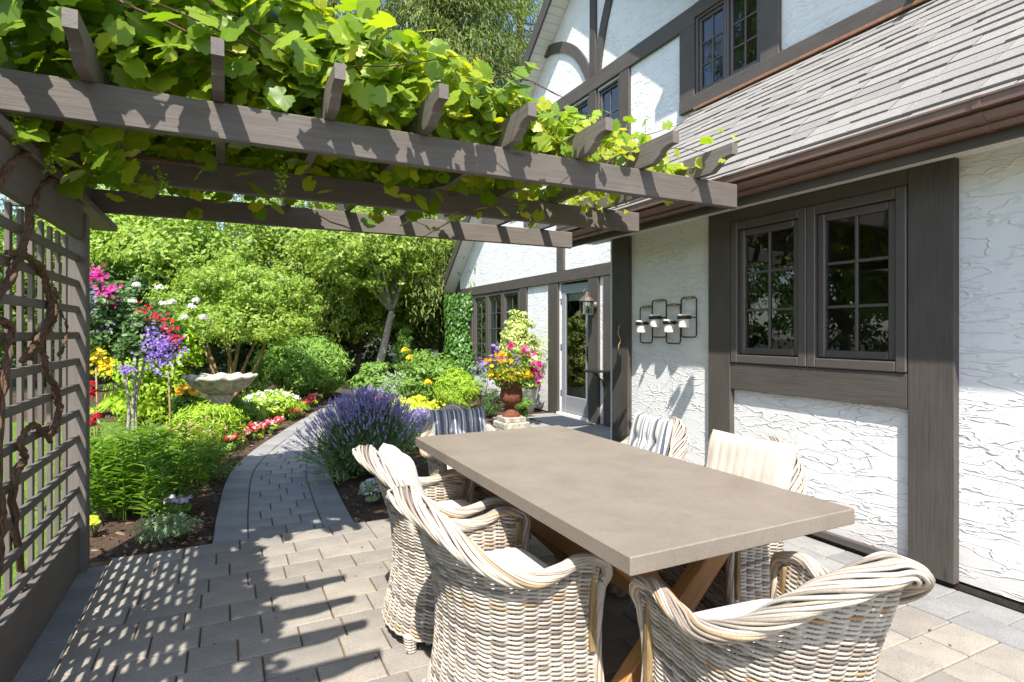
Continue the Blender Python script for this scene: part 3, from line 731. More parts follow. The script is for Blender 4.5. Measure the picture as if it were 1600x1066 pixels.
def brace(y0, z0, y1, z1, bulge, w=.16):
    pts = []
    a, b = np.array([y0, z0]), np.array([y1, z1]); d = (b - a) / np.linalg.norm(b - a); n = np.array([-d[1], d[0]]); k = 10
    mid = [a + (b - a) * t + n * bulge * 4 * t * (1 - t) for t in np.linspace(0, 1, k)]
    tg = np.gradient(np.array(mid), axis=0); tg /= np.linalg.norm(tg, axis=1, keepdims=True); nn = np.stack([-tg[:, 1], tg[:, 0]], 1)
    m = MB(); P = [tuple(p + q * w / 2) for p, q in zip(mid, nn)]; Q = [tuple(p - q * w / 2) for p, q in zip(mid, nn)]
    for i in range(k - 1): m.prism([P[i], P[i + 1], Q[i + 1], Q[i]], 0, tx + .006, tx + .05)
    return m.build('curved_brace', 'timber', house)
brace(7.2, 5.16, 8.40, 6.12, .20); brace(7.01, 5.16, 6.1, 6.95, -.16)
board('brace_block', (tx + .02, 8.36, 6.13), (tx + .02, 8.60, 6.13), .08, .18, 'timber', house)
# upper window beside the shed roof
vboard(5.02, 5.26, 3.96, 4.938, tx - .01); vboard(3.88, 4.10, 3.96, TOP, tx - .01); hboard(-4, 5.26, 3.945, 4.098, tx - .016)
hboard(4.10, 5.02, 5.0, 5.16, tx - .012)
window(4.11, 4.56, 4.10, 5.0, GX - .03, 2, 3, .03, .035, label='right half of the upper window above the shed roof')
window(4.565, 5.015, 4.10, 5.0, GX - .03, 2, 3, .03, .035, label='left half of the upper window above the shed roof')
window(6.475, 6.995, 3.75, 4.9, GX - .02, 2, 3, .035, .035); window(7.225, 7.795, 3.75, 4.9, GX - .02, 2, 3, .035, .035)
for k in range(3):
    a = 9.50 + .75 * k; window(a + .005, a + .745, .68, 2.16, GX - .03, 2, 4, .07, .035, munt=.016)
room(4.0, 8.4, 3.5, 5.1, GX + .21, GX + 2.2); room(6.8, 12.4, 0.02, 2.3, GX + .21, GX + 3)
for (y0, y1, z0, z1) in ((9.6, 9.95, .62, 2.2), (10.3, 10.75, .62, 2.2), (11.1, 11.7, .62, 2.2)):
    m = MB(); n = 40; yy = np.linspace(y0, y1, n); xx = GX + .3 + .03 * np.sin(yy * 75) + .012 * np.sin(yy * 31)
    for i in range(n - 1): m.add([(xx[i], yy[i], z0), (xx[i + 1], yy[i + 1], z0), (xx[i + 1], yy[i + 1], z1), (xx[i], yy[i], z1)], [(0, 1, 2, 3)])
    m.build('curtain', 'curtain', house, smooth=True)
# glazed door
m = MB(); dy0, dy1, dz0, dz1 = 7.245, 8.085, .05, 2.12; xx = GX + .02
for lo, hi in (((dy0, dz0), (dy0 + .13, dz1)), ((dy1 - .13, dz0), (dy1, dz1)), ((dy0 + .13, dz0), (dy1 - .13, dz0 + .27)), ((dy0 + .13, dz1 - .15), (dy1 - .13, dz1))):
    m.box((xx, lo[0], lo[1]), (xx + .045, hi[0], hi[1]), .006)
door = m.build('door', 'door_paint', house); door['label'] = 'grey garden door with one tall pane'
m = MB(); m.add([(xx + .02, dy0 + .125, dz0 + .26), (xx + .02, dy1 - .125, dz0 + .26), (xx + .02, dy1 - .125, dz1 - .14), (xx + .02, dy0 + .125, dz1 - .14)], [(0, 3, 2, 1)]); m.build('pane', 'window_glass', door)
m = MB(); m.box((xx + .05, dy0 + .14, dz1 - .27), (xx + .09, dy1 - .14, dz1 - .15), .004); m.build('blind', 'blind_white', door)
m = MB(); m.tube([(xx - .005, dy0 + .07, 1.0), (xx - .05, dy0 + .07, 1.0), (xx - .055, dy0 + .16, 1.0)], .01, 8); m.box((xx - .008, dy0 + .05, .9), (xx + .001, dy0 + .09, 1.14), .004); m.build('handle', 'black_metal', door, True)
for zz in (.35, 1.1, 1.85): m = MB(); m.tube([(xx - .006, dy1 + .004, zz - .05), (xx - .006, dy1 + .004, zz + .05)], .009, 8); m.build('hinge', 'black_metal', door)
board('threshold', (GX + .02, 7.2, .02), (GX + .02, 8.12, .02), .16, .04, 'soffit_white', house)

# roofs of the main house with boarded overhang
OV = GX - .32
def slab(ya, za, yb, zb, name, x0=OV, x1=GX + 5, t=.10, mat='shingle'):
    d = Vector((0, yb - ya, zb - za)); ln = d.length; d.normalize(); n = Vector((0, -d.z, d.y)); n = n if n.z > 0 else -n
    m = MB(); p = [Vector((0, ya, za)), Vector((0, yb, zb))]
    v = []
    for x in (x0, x1):
        for q in p:
            for k in (0, t): v.append(q + n * k + Vector((x, 0, 0)))
    m.add(v, [(0, 1, 3, 2), (4, 6, 7, 5), (0, 4, 5, 1), (2, 3, 7, 6), (0, 2, 6, 4), (1, 5, 7, 3)]); return m.build(name, mat, house), d, n, ln
EYL = 12.98
sl1, d1, n1, l1 = slab(EYL, rz(EYL), AP[0], AP[1], 'gable_roof')
sl2, d2, n2, l2 = slab(yj - .35, rz(yj) - .35 * SLP, AP[0], AP[1] , 'gable_roof')
m = MB(); m.box((GX - .45, -4, TOP), (GX + 4, yj, TOP + .10)); eave = m.build('eave_roof', 'shingle', house)
m = MB(); m.box((GX - .45, -4, TOP - .012), (GX - .02, yj - .05, TOP - .002)); m.build('eave_soffit', 'soffit_white', house)
board('rake_board', (OV - .018, EYL, rz(EYL) + .04), (OV - .018, AP[0], AP[1] + .04), .034, .20, 'timber', house, up=n1)
board('rake_board', (OV - .018, yj - .35, rz(yj) - .35 * SLP + .04), (OV - .018, AP[0], AP[1] + .04), .034, .20, 'timber', house, up=n2)
board('eave_fascia', (GX - .465, -4, TOP + .05), (GX - .465, yj, TOP + .05), .03, .16, 'timber', house)
k = 0; s_ = 0
while s_ < l1 - .14:
    p = Vector((0, EYL, rz(EYL))) + d1 * (s_ + .06) - n1 * .008
    board('soffit_board', (OV + .005, p.y, p.z), (GX - .003, p.y, p.z), .125, .012, 'soffit_white', house, up=n1, bev=.003); s_ += .13
m = MB(); m.tube([(GX - .06, 2.60, 4.6), (GX - .06, 2.60, 4.10), (GX - .14, 2.60, 4.03), (GX - .24, 2.60, 3.93)], .038, 4); m.build('downspout', 'gutter_metal', house)
# water table and eave lamp box at the upper window
m = MB(); m.lathe([(0, .06), (.05, .055), (.07, .02), (.06, 0), (0, 0)], 14, (GX - .12, 4.35, 5.04)); m.build('eave_lamp', 'blind_white', house, True)

# ================================================================== THE PERGOLA
pergola = thing('pergola', 'dark brown timber pergola over the patio with scalloped rafter tails and lattice side', 'pergola', (-.76, 4.0, 0))
BZ0, BZ1 = 2.16, 2.315
for yb in (2.72, 3.715, 4.72):
    board('beam', (-1.25, yb, (BZ0 + BZ1) / 2), (2.985, yb, (BZ0 + BZ1) / 2), .045, BZ1 - BZ0, 'pergola_wood', pergola, bev=.005)
def rafter_mesh(Ln, h=.135, w=.045):
    """Ln long, ogee-cut tails at both ends; local X along the length"""
    tail = [(0, .055), (0, h), ]
    prof = [(0, h), (0, h * .52)]
    for t in np.linspace(0, 1, 7): prof.append((.02 + .085 * math.sin(t * math.pi / 2) , h * .52 - .035 * (1 - math.cos(t * math.pi / 2)) - .0 * t))
    prof += [(.125, h * .18), (.165, 0)]
    full = prof + [(Ln - x, z) for x, z in prof[::-1]]
    pts = [(x - Ln / 2, z - h / 2) for x, z in full]
    m = MB(); m.prism(pts, 1, -w / 2, w / 2); return m.mesh('rafter')
rm = rafter_mesh(2.62)
for i in range(9):
    x = 2.645 - .4465 * i
    mw = Matrix.Rotation(R(90), 4, 'Z'); mw.translation = (x, 3.72, BZ1 + .0675 + rnd.uniform(-.002, .002))
    place('rafter', rm, 'pergola_wood', pergola, mw)
cm = rafter_mesh(1.15)
for k in range(7):                                                    # shorter cross rafters of the arbour end, out of the frame on the left
    mw = Matrix.Identity(4); mw.translation = (-.26 - .575, 1.66 - .277 * k, BZ1 + .0675); place('rafter', cm, 'pergola_wood', pergola, mw)
TX = -.80
for (py) in (4.0, .02): board('post', (-.76, py, 0), (-.76, py, 2.02), .095, .095, 'pergola_wood', pergola, up=(1, 0, 0))
board('header', (TX + .02, -.3, 2.09), (TX + .02, 4.93, 2.09), .15, .045, 'pergola_wood', pergola)
board('header', (TX + .055, -.25, 1.965), (TX + .055, 3.95, 1.965), .04, .19, 'pergola_wood', pergola)
board('header', (TX - .04, -.3, 2.24), (TX - .04, 4.93, 2.24), .045, .15, 'pergola_wood', pergola)
m = MB(); m.box((TX - .012, .07, .0), (TX - .008, .09, .02)); trellis = board('trellis', (TX + .03, .06, .13), (TX + .03, 3.952, .13), .05, .26, 'pergola_wood', pergola)
for k in range(11):
    z = .325 + .1438 * k
    board('slat', (TX + .045, .06, z), (TX + .045, 3.952, z), .020, .038, 'pergola_wood', trellis, bev=.002)
for k in range(27):
    y = 3.80 - .147 * k; board('slat', (TX + .022, y, .262), (TX + .022, y, 1.865), .034, .018, 'pergola_wood', trellis, up=(1, 0, 0), bev=.002)

# ================================================================== DINING TABLE
TB = (.945, 1.880, 1.205, 3.125)
table = thing('dining_table', 'long taupe concrete-top dining table on crossed teak legs', 'table', (1.41, 2.16, 0))
m = MB(); m.box((TB[0], TB[2], .708), (TB[1], TB[3], .76), .0035); m.build('table_top', 'concrete', table)
for yc in (1.58, 2.75):
    board('leg', (1.08, yc - .031, .05), (1.76, yc - .031, .705), .058, .085, 'teak', table); board('leg', (1.76, yc + .031, .05), (1.08, yc + .031, .705), .058, .085, 'teak', table)
    board('foot_rail', (1.02, yc, .03), (1.80, yc, .03), .08, .06, 'teak', table); board('head_rail', (1.04, yc, .680), (1.78, yc, .680), .122, .052, 'teak', table)
board('stretcher', (1.42, 1.62, .375), (1.42, 2.71, .375), .06, .09, 'teak', table)
for sy, yc in ((1, 1.62), (-1, 2.71)): board('brace', (1.42, yc + sy * .05, .40), (1.42, yc + sy * .34, .69), .05, .06, 'teak', table, up=(1, 0, 0))

# ================================================================== WICKER CHAIRS
# chair space: x right, y towards the front, z up; the shell is a U in plan whose height falls from the back to the arms
def interp(x, xs, ys):
    x = np.asarray(x, float); xs = np.array(xs); ys = np.array(ys)
    i = np.clip(np.searchsorted(xs, x) - 1, 0, len(xs) - 2); h = xs[i + 1] - xs[i]; t = np.clip((x - xs[i]) / h, 0, 1)
    sl = np.gradient(ys, xs); t2, t3 = t * t, t ** 3
    return (2 * t3 - 3 * t2 + 1) * ys[i] + (t3 - 2 * t2 + t) * h * sl[i] + (-2 * t3 + 3 * t2) * ys[i + 1] + (t3 - t2) * h * sl[i + 1]
_th = np.linspace(0, math.pi, 80)
_U = [(-.265, y) for y in np.linspace(.225, -.02, 25)][:-1] + [(-.265 * np.sign(math.cos(t)) * abs(math.cos(t)) ** .95, -.02 - .17 * math.sin(t) ** .95) for t in _th] + [(.265, y) for y in np.linspace(-.02, .225, 25)][1:]
_U = np.array(_U); _cu = np.concatenate([[0], np.cumsum(np.linalg.norm(np.diff(_U, axis=0), axis=1))]); UL = _cu[-1]
ZS = [.05, .2, .36, .5, .64, .88]
def shell(s, z):
    """point on the wicker shell at plan arc length s, height z"""
    x = np.interp(s, _cu, _U[:, 0]); y = np.interp(s, _cu, _U[:, 1])
    wx = interp(z, ZS, [1.10, .99, .94, .98, 1.06, 1.0]); by = interp(z, ZS, [1.36, 1.15, 1.08, 1.16, 1.42, 1.96]); fy = interp(z, ZS, [1.06, 1.0, 1.0, 1.03, 1.06, 1.06])
    yy = np.where(y < -.02, -.02 + (y + .02) * by, -.02 + (y + .02) * fy)
    return np.stack([x * wx, yy, np.broadcast_to(z, x.shape)], -1)
def ztop(s):
    t = 1 - np.abs(s / UL * 2 - 1)
    return interp(t, [0, .12, .28, .42, .58, .78, 1.0], [.592, .612, .585, .582, .635, .755, .822])
def weave_chair():
    C = Cloud_tubes(); PITCH = .0475; nst = int(round(UL / PITCH)); pit = UL / nst; rowp = .0142
    z = .062; k = 0
    while z < .83:
        ss = np.linspace(0, UL, nst * 4 + 1); ok = ztop(ss) > z + .004
        run = []
        for j in (0, 1):
            ph = math.pi * ss / pit + j * math.pi
            zz = z + .0034 * np.sin(ph) * (1 if k % 2 else 1) + .0012 * np.sin(ss * 9 + k)
            P = shell(ss, zz); Q = shell(ss + .004, zz); Tn = unit(Q - P + 1e-9); Nn = np.stack([-Tn[:, 1], Tn[:, 0], 0 * ss], -1); Nn = unit(Nn)
            P = P - Nn * (.0058 * np.cos(ph))[:, None] * -1
            t0 = rnd.random(); tn = np.clip(t0 ** 1.0 * .86 + .05 * np.sin(ss * 2 + k) + (0.12 if rnd.random() < .10 else 0), 0, 1)
            # cut the strand where the rim dips below it
            i = 0; n = len(ss)
            while i < n:
                if not ok[i]: i += 1; continue
                e = i
                while e + 1 < n and ok[e + 1]: e += 1
                if e - i >= 3: C.add(P[i:e + 1], .0049, 5, tn[i:e + 1])
                i = e + 1
        z += rowp; k += 1
    for i in range(nst + 1):                                            # upright stakes, in pairs
        s0 = i * pit
        for ds in (-.004, .004):
            sv = np.full(14, np.clip(s0 + ds, 0, UL)); zz = np.linspace(.05, float(ztop(np.array([s0]))[0]), 14); C.add(shell(sv, zz), .0034, 4, np.full(14, rnd.uniform(.3, .8)))
    # front apron below the seat
    z = .062; k = 0
    while z < .385:
        a, b = shell(np.array([0., UL]), np.array([z, z])); xs = np.linspace(a[0], b[0], 44); n_ = 44
        for j in (0, 1):
            ph = math.pi * np.linspace(0, 11, n_) + j * math.pi
            C.add(np.stack([xs, a[1] - .012 + .0058 * np.cos(ph), z + .0034 * np.sin(ph)], -1), .0050, 5, np.full(n_, rnd.random() * .86))
        z += rowp
    return C
class Cloud_tubes(Cloud):
    def add(s, P, r, sides, tint):
        P = np.asarray(P); n = len(P); T = unit(np.gradient(P, axis=0)); up = np.where(np.abs(T[:, 2:3]) > .8, np.array([[1., 0, 0]]), np.array([[0, 0, 1.]]))
        A = unit(np.cross(up, T)); B = np.cross(T, A); an = 2 * math.pi * np.arange(sides) / sides
        r = np.broadcast_to(r, (n,))[:, None, None]
        V = P[:, None] + r * (A[:, None] * np.cos(an)[None, :, None] + B[:, None] * np.sin(an)[None, :, None])
        i = np.arange(n - 1)[:, None] * sides; k = np.arange(sides)[None]; k2 = (k + 1) % sides
        s.F.setdefault(4, []).append((s.n + np.stack([i + k, i + k2, i + sides + k2, i + sides + k], -1)).reshape(-1, 4))
        s.V.append(V.reshape(-1, 3)); s.T.append(np.repeat(np.broadcast_to(tint, (n,)), sides)); s.n += n * sides
def rim_cloud():
    C = Cloud_tubes(); ss = np.linspace(0, UL, 160); zt = ztop(ss); P = shell(ss, zt); P[:, 2] += .006
    def down(e):                                                        # the braid turns over the arm end and runs to the floor
        a = P[e].copy(); o = []
        for t in np.linspace(0, 1, 8)[1:]: o.append(a + [0, .030 * math.sin(t * math.pi / 2), -.05 * (1 - math.cos(t * math.pi / 2))])
        b = o[-1]
        for z in np.linspace(b[2] - .03, .05, 16):
            q = shell(np.array([ss[e]]), np.array([z]))[0]; o.append(np.array([q[0], max(q[1] + .018, .2), z]))
        return np.array(o)
    path = np.vstack([down(0)[::-1], P, down(-1)]); cu = np.concatenate([[0], np.cumsum(np.linalg.norm(np.diff(path, axis=0), axis=1))])
    n = 460; sv = np.linspace(0, cu[-1], n); path = np.stack([np.interp(sv, cu, path[:, i]) for i in range(3)], -1)
    for _ in range(6): path[1:-1] = (path[:-2] + path[1:-1] * 2 + path[2:]) / 4
    T = unit(np.gradient(path, axis=0)); cen = np.array([0, -.0, 0]); out = path * [1, 1, 0] - np.array([0, .05, 0]); side = unit(out - T * (out * T).sum(1, keepdims=True)); U = np.cross(T, side)
    front = interp(np.minimum(sv, cu[-1] - sv), [0, .45, .62, .80, 3], [0, 0, .25, .9, 1.])
    a = .014 + .017 * front; b = .012 + .006 * front; NS = 18
    for q in range(NS):
        ph = 2 * math.pi * q / NS + sv / .58 * 2 * math.pi + .07 * np.sin(sv * 13 + q * 1.9)
        k_ = 1 + .07 * np.sin(sv * 17 + q * 2.6) - (.10 if q % 4 == 0 else 0); off = side * (k_ * a * np.cos(ph) + .008 * front)[:, None] + U * (k_ * b * np.sin(ph))[:, None]
        C.add(path + off, .0040 + .0006 * front + rnd.uniform(-.0003, .0005), 6, np.clip(.12 + .74 * rnd.random() + .16 * np.sin(sv * 3 + q), .02, .95))
    # a filler core, coloured dark to paint shade into the gaps between the strands
    C.add(path + side * (.008 * front)[:, None], .009 + .007 * front, 6, 0)
    return C
def cushion_mesh(w, d, h, name, n=18, puff=.5, wob=.0, seed=0, crease=None):
    """soft pad: thick in the middle, thin at its seam; local z is its thickness"""
    r_ = np.random.default_rng(seed); V = []; F = []
    u = np.linspace(-1, 1, n)
    for sgn in (1, -1):
        for j in range(n):
            for i in range(n):
                x, y = u[i], u[j]; e = (1 - abs(x) ** 6) * (1 - abs(y) ** 6); prof = max(e, 0) ** (.5 * puff + .1)
                k = 1 - .05 * (1 - abs(y)) * (abs(x) ** 8) ; k2 = 1 - .05 * (1 - abs(x)) * (abs(y) ** 8)
                z = sgn * h / 2 * prof
                if crease is not None: z += sgn * crease(x, y) * prof
                z += wob * math.sin(x * 5 + y * 3 + seed) * math.cos(y * 4 - x * 2) * prof
                V.append((x * w / 2 * k, y * d / 2 * k2, z))
    for j in range(n - 1):
        for i in range(n - 1):
            a = j * n + i; F.append((a, a + 1, a + n + 1, a + n)); o = n * n; F.append((o + a, o + a + n, o + a + n + 1, o + a + 1))
    m = MB(); m.add(V, F); return m.mesh(name, True)
chair0 = thing('wicker_chair', 'x', 'chair', (0, 0, 0), 'wicker armchairs round the dining table')
weave_chair().build('woven_shell', 'wicker', chair0, True, kind=None)
rim_cloud().build('braided_rim', 'wicker', chair0, True, kind=None)
for sx in (-1, 1):
    for fy in (.19, -.185):
        m = MB(); x0 = sx * (.245 if fy > 0 else .19); m.tube([(x0, fy, .075), (x0 + sx * .006, fy * 1.04, .0)], [.024, .017], 12, .6)
        for k in range(6): z = .066 - .012 * k; m.tube([(x0 + (.027 - k * .0012) * math.cos(a), fy + (.027 - k * .0012) * math.sin(a), z) for a in np.linspace(0, 2 * math.pi, 13)], .0062, 5, rnd.uniform(.4, .75))
        m.build('foot', 'wicker', chair0, True)
    b = MB(); b.box((sx * .262 - .010, .205, .30), (sx * .262 + .010, .228, .575), .003); b.build('arm_post', 'tan_bark', chair0)
m = MB(); m.prism([(-.225, .205), (-.225, -.02), (-.17, -.12), (-.08, -.16), (.08, -.16), (.17, -.12), (.225, -.02), (.225, .205)], 2, .41, .446); m.build('seat_base', 'wicker', chair0)
pv = []; NA = 40
for (k, z) in ((.0, 0.500), (.6, 0.502), (.9, 0.498), (.975, 0.488), (1.0, 0.474), (.975, 0.458), (.9, 0.450), (0, 0.449)):
    for i in range(NA):
        a = 2 * math.pi * i / NA; ca, sa = math.cos(a), math.sin(a); ex = .35 if sa > 0 else .62
        pv.append((.225 * k * math.copysign(abs(ca) ** ex, ca), .035 + (.175 if sa > 0 else .185) * k * math.copysign(abs(sa) ** ex, sa), z))
m = MB(); m.add(pv, [(j * NA + i, j * NA + (i + 1) % NA, (j + 1) * NA + (i + 1) % NA, (j + 1) * NA + i) for j in range(7) for i in range(NA)]); m.build('seat_pad', 'pad_fabric', chair0, True)
def copy_thing(src, loc, rz, label):
    r = src.copy(); COL.objects.link(r); r.location = loc; r.rotation_euler = (0, 0, rz); r['label'] = label; PINV[r.name] = None
    for ch in list(src.children):
        c = ch.copy(); COL.objects.link(c); c.parent = r
        for g in ch.children: d = g.copy(); COL.objects.link(d); d.parent = c
    return r
kids = list(chair0.children)
SPOTS = [((.855, 1.83, 0), R(-90 + 1), 'wicker armchair nearest the trellis, back to the camera, empty white seat'),
         ((.885, 2.545, 0), R(-90 - 2), 'wicker armchair beside the lavender with a fleece cushion on its seat'),
         ((1.365, 1.11, 0), R(-6), 'wicker armchair at the near end of the table, braided back towards the camera'),
         ((2.00, 1.90, 0), R(90 + 3), 'wicker armchair below the kitchen window holding the beige ribbed cushion'),
         ((2.00, 2.62, 0), R(90 - 2), 'wicker armchair by the corner post holding the pale striped cushion'),
         ((1.405, 3.43, 0), R(180), 'shaded wicker armchair at the far end of the table with navy striped cushion')]
for i, (loc, rz_, lab) in enumerate(SPOTS):
    if i == 0: chair0.location = loc; chair0.rotation_euler = (0, 0, rz_); chair0['label'] = lab
    else: copy_thing(chair0, loc, rz_, lab)
def cushion(name, spot, w, d, h, mat, label, lean, lift, y=-.10, yaw=0, dx=0, **kw):
    (loc, rz_, _) = SPOTS[spot]; me = cushion_mesh(w, d, h, name, 26, **kw)
    mw = Matrix.Translation(loc) @ Matrix.Rotation(rz_, 4, 'Z') @ Matrix.Translation((dx, y, lift)) @ Matrix.Rotation(R(yaw), 4, 'Z') @ Matrix.Rotation(R(90 + lean), 4, 'X')
    o = place(name, me, mat, None, mw); return tag(o, label, 'cushion')
cushion('cushion', 1, .42, .40, .12, 'fleece', 'fluffy white fleece cushion in the armchair by the lavender', 16, .625, -.165, 0, puff=.9, wob=.006, seed=3)
cushion('cushion', 3, .46, .36, .11, 'beige_fabric', 'beige ribbed cushion in the armchair below the kitchen window', 14, .685, -.165, 0, puff=.8, wob=.004, seed=5, crease=lambda x, y: .006 * math.sin(x * 30))
tuft = lambda x, y: -.022 * sum(math.exp(-((x - a) ** 2 + (y - b) ** 2) / .02) for a in (-.5, 0, .5) for b in (-.45, .25))
cushion('cushion', 4, .36, .40, .07, 'striped_fabric', 'tufted white and grey-blue striped cushion in the armchair by the corner post', 14, .675, -.165, -4, puff=.5, crease=tuft, seed=7)
cushion('cushion', 5, .40, .40, .07, 'navy_striped_fabric', 'shaded navy striped cushion in the armchair at the far table end', 18, .640, -.175, 0, puff=.5, crease=tuft, seed=9)

# ================================================================== THINGS ON THE WALLS
# wire wall planter with four tin pots
wp = thing('wall_planter', 'black wire wall rack with four hanging cream tin pots on white stucco', 'planter', (HX - .02, 3.9, 1.3))
def on_wall(px, py, x):
    r = (px - 800) / FPX; d = x / (_s + r * _c); return d * (_c - r * _s), CAMZ - (py - HY) / FPX * d
for (pxa, pxb, pya, pyb, potx, poty) in ((1000, 1019, 480, 536, 1000, 510), (1019, 1041, 470, 527, 1021, 501), (1041, 1063, 477, 537, 1043, 509), (1064, 1088, 466, 527, 1066, 501)):
    ya, za = on_wall(pxa, pya, HX - .02); yb, zb = on_wall(pxb, pyb, HX - .02); r_ = .025; pts = []
    for (cy, cz, a0) in ((ya - r_, za - r_, 0), (yb + r_, za - r_, 90), (yb + r_, zb + r_, 180), (ya - r_, zb + r_, 270)):
        for k in range(5): a = R(a0 + 22.5 * k); pts.append((HX - .018, cy + r_ * math.cos(a), cz + r_ * math.sin(a)))
    pts = [p for p in pts]; pts.append(pts[0]); m = MB(); m.tube(pts, .0055, 6); m.build('wire_frame', 'black_metal', wp, True)
    m = MB(); m.tube([(HX - .018, (ya + yb) / 2 + .04, za), (HX - .018, (ya + yb) / 2 - .04, za)], .012, 8); m.build('grip', 'rope', wp, True)
    yp, zp = on_wall(potx, poty, HX - .12); X = HX - .10
    m = MB(); m.lathe([(.0, .045), (.044, .045), (.046, .052), (.052, .05), (.054, .04), (.050, .032), (.044, -.045), (.047, -.050), (.044, -.058), (0, -.058)], 20, (X, yp, zp)); pot = m.build('pot', 'cream_enamel', wp, True)
    m = MB(); m.lathe([(.049, .012), (.056, .012), (.0565, .040), (.0495, .040)], 20, (X, yp, zp)); m.tube([(X + .04, yp - .02, zp + .026), (HX - .018, yb - .0, zp + .026)], .006, 6); m.tube([(X + .04, yp + .02, zp + .026), (HX - .018, ya + .0, zp + .026)], .006, 6); m.build('ring_holder', 'black_metal', wp, True)
    m = MB(); m.lathe([(0, .040), (.043, .040)], 16, (X, yp, zp)); m.build('potting_soil', 'mulch', pot)
# lantern beside the door
lx, ly, lz = GX - .20, 7.02, 1.80
lan = thing('wall_lantern', 'bronze four-sided glass wall lantern beside the garden door', 'lantern', (lx, ly, lz))
m = MB(); m.box((lx - .075, ly - .075, lz - .20), (lx + .075, ly + .075, lz - .185), .004); m.lathe([(.085, .0), (.115, .0), (.112, .012), (.075, .055), (.03, .09), (.022, .12), (.0, .125)], 8, (lx, ly, lz)); m.build('cap', 'bronze', lan)
m = MB(); m.tube([(lx - .0 + .055 * math.cos(a), ly, lz + .13 + .05 * math.sin(a)) for a in np.linspace(-.6, 3.74, 14)], .007, 6); m.build('ring', 'bronze', lan, True)
for sx in (-1, 1):
    for sy in (-1, 1): m = MB(); m.box((lx + sx * .068 - .006, ly + sy * .068 - .006, lz - .185), (lx + sx * .068 + .006, ly + sy * .068 + .006, lz), .002); m.build('bar', 'bronze', lan)
for k in range(4):
    a = k * math.pi / 2; c_, s__ = math.cos(a), math.sin(a); q = [(-.062, -.185), (.062, -.185), (.062, 0), (-.062, 0)]
    m = MB(); m.add([(lx + .066 * c_ - u * s__, ly + .066 * s__ + u * c_, lz + w) for u, w in q], [(0, 1, 2, 3)]); m.build('pane', 'window_glass', lan)
m = MB(); m.lathe([(0, -.18), (.016, -.18), (.016, -.10), (.010, -.07), (0, -.06)], 10, (lx, ly, lz)); m.build('candle', 'cream_enamel', lan, True)
m = MB(); m.tube([(GX - .04, ly, lz - .06), (lx + .09, ly, lz - .02), (lx + .06, ly, lz + .09), (lx, ly, lz + .13)], .010, 8); m.lathe([(0, -.055), (.045, -.05), (.05, .05), (0, .055)], 14, (GX - .045, ly, lz - .06)); m.build('bracket', 'bronze', lan, True)
# half-round shelf right of the door
sy_, sz_ = 6.80, .78
sh = thing('wall_shelf', 'small black half-round iron shelf on scrolled bracket right of the door', 'shelf', (GX - .05, sy_, sz_))
m = MB(); m.prism([(GX - .05, sy_ - .22), (GX - .05, sy_ + .22)] + [(GX - .05 - .30 * math.sin(a), sy_ + .22 * math.cos(a)) for a in np.linspace(.15, 2.99, 16)], 2, sz_, sz_ + .022); m.build('shelf_top', 'black_metal', sh)
m = MB(); m.tube([(GX - .05, sy_, sz_ - .22), (GX - .08, sy_, sz_ - .12), (GX - .17, sy_, sz_ - .05), (GX - .25, sy_, sz_ - .01)], .009, 6); m.build('bracket', 'black_metal', sh, True)
m = MB(); m.tube([(HX - .055, 4.47, 1.42), (HX - .075, 4.47, 1.40), (HX - .08, 4.48, 1.34), (HX - .06, 4.46, 1.27), (HX - .08, 4.47, 1.22), (HX - .07, 4.47, 1.14)], .006, 6)
o = m.build('rope_hook', 'rope', None, True); tag(o, 'frayed pale rope loop hanging on the dark corner post', 'rope')
m = MB(); m.box((GX - .72, 6.95, .004), (GX - .12, 7.85, .016), .004); tag(m.build('door_mat', 'mat_rubber'), 'dark rectangular doormat at the garden door', 'mat')

# ================================================================== BIRD BATH AND URN
bb = dp(345, 590, 7.3); bb.z = 0
bath = thing('bird_bath', 'weathered stone bird bath with scalloped bowl beside the curving path', 'bird bath', bb)
def scal(r, z, a): k = 1 + (.055 * math.cos(a * 12) if r > .2 else .02 * math.cos(a * 12) * (r / .2)); return r * k, z + (.012 * math.cos(a * 12) if r > .3 else 0)
m = MB(); m.lathe([(.0, .56), (.13, .56), (.20, .585), (.29, .635), (.35, .69), (.385, .745), (.415, .765), (.415, .79), (.39, .80), (.355, .785), (.28, .735), (.15, .70), (0, .69)], 72, bb, mod=scal); m.build('bowl', 'weathered_stone', bath, True)
m = MB(); m.lathe([(0, .0), (.24, .0), (.24, .05), (.20, .08), (.15, .11), (.115, .18), (.095, .32), (.10, .44), (.14, .52), (.155, .56), (0, .565)], 40, bb, mod=lambda r, z, a: (r * (1 + (.04 * math.cos(a * 10) if .1 < z < .54 else 0)), z)); m.build('pedestal', 'weathered_stone', bath, True)
ub = gp(799, 668); UX, UY = ub.x, ub.y
urn = thing('garden_urn', 'rusty iron pedestal urn on a pale stone block by the house door', 'urn', ub)
m = MB(); m.box((UX - .20, UY - .20, 0), (UX + .20, UY + .20, .09), .015); m.box((UX - .16, UY - .16, .088), (UX + .16, UY + .16, .16), .012); m.build('plinth', 'weathered_stone', urn)
m = MB(); m.lathe([(.13, .16), (.13, .19), (.09, .22), (.05, .27), (.045, .30), (.07, .325), (.12, .35), (.155, .40), (.165, .46), (.15, .53), (.155, .60), (.185, .64), (.195, .655), (.18, .66), (.15, .63), (0, .62)], 36, ub, mod=lambda r, z, a: (r * (1 + (.05 * abs(math.sin(a * 7)) if .32 < z < .46 else 0)), z)); m.build('bowl', 'rust_iron', urn, True)

# ================================================================== PLANTS
def polyline(pts, n=14, jit=0.):
    p = curve(pts, n)
    if jit: p[1:-1] += rng.normal(size=p[1:-1].shape) * jit
    return [Vector(q) for q in p]
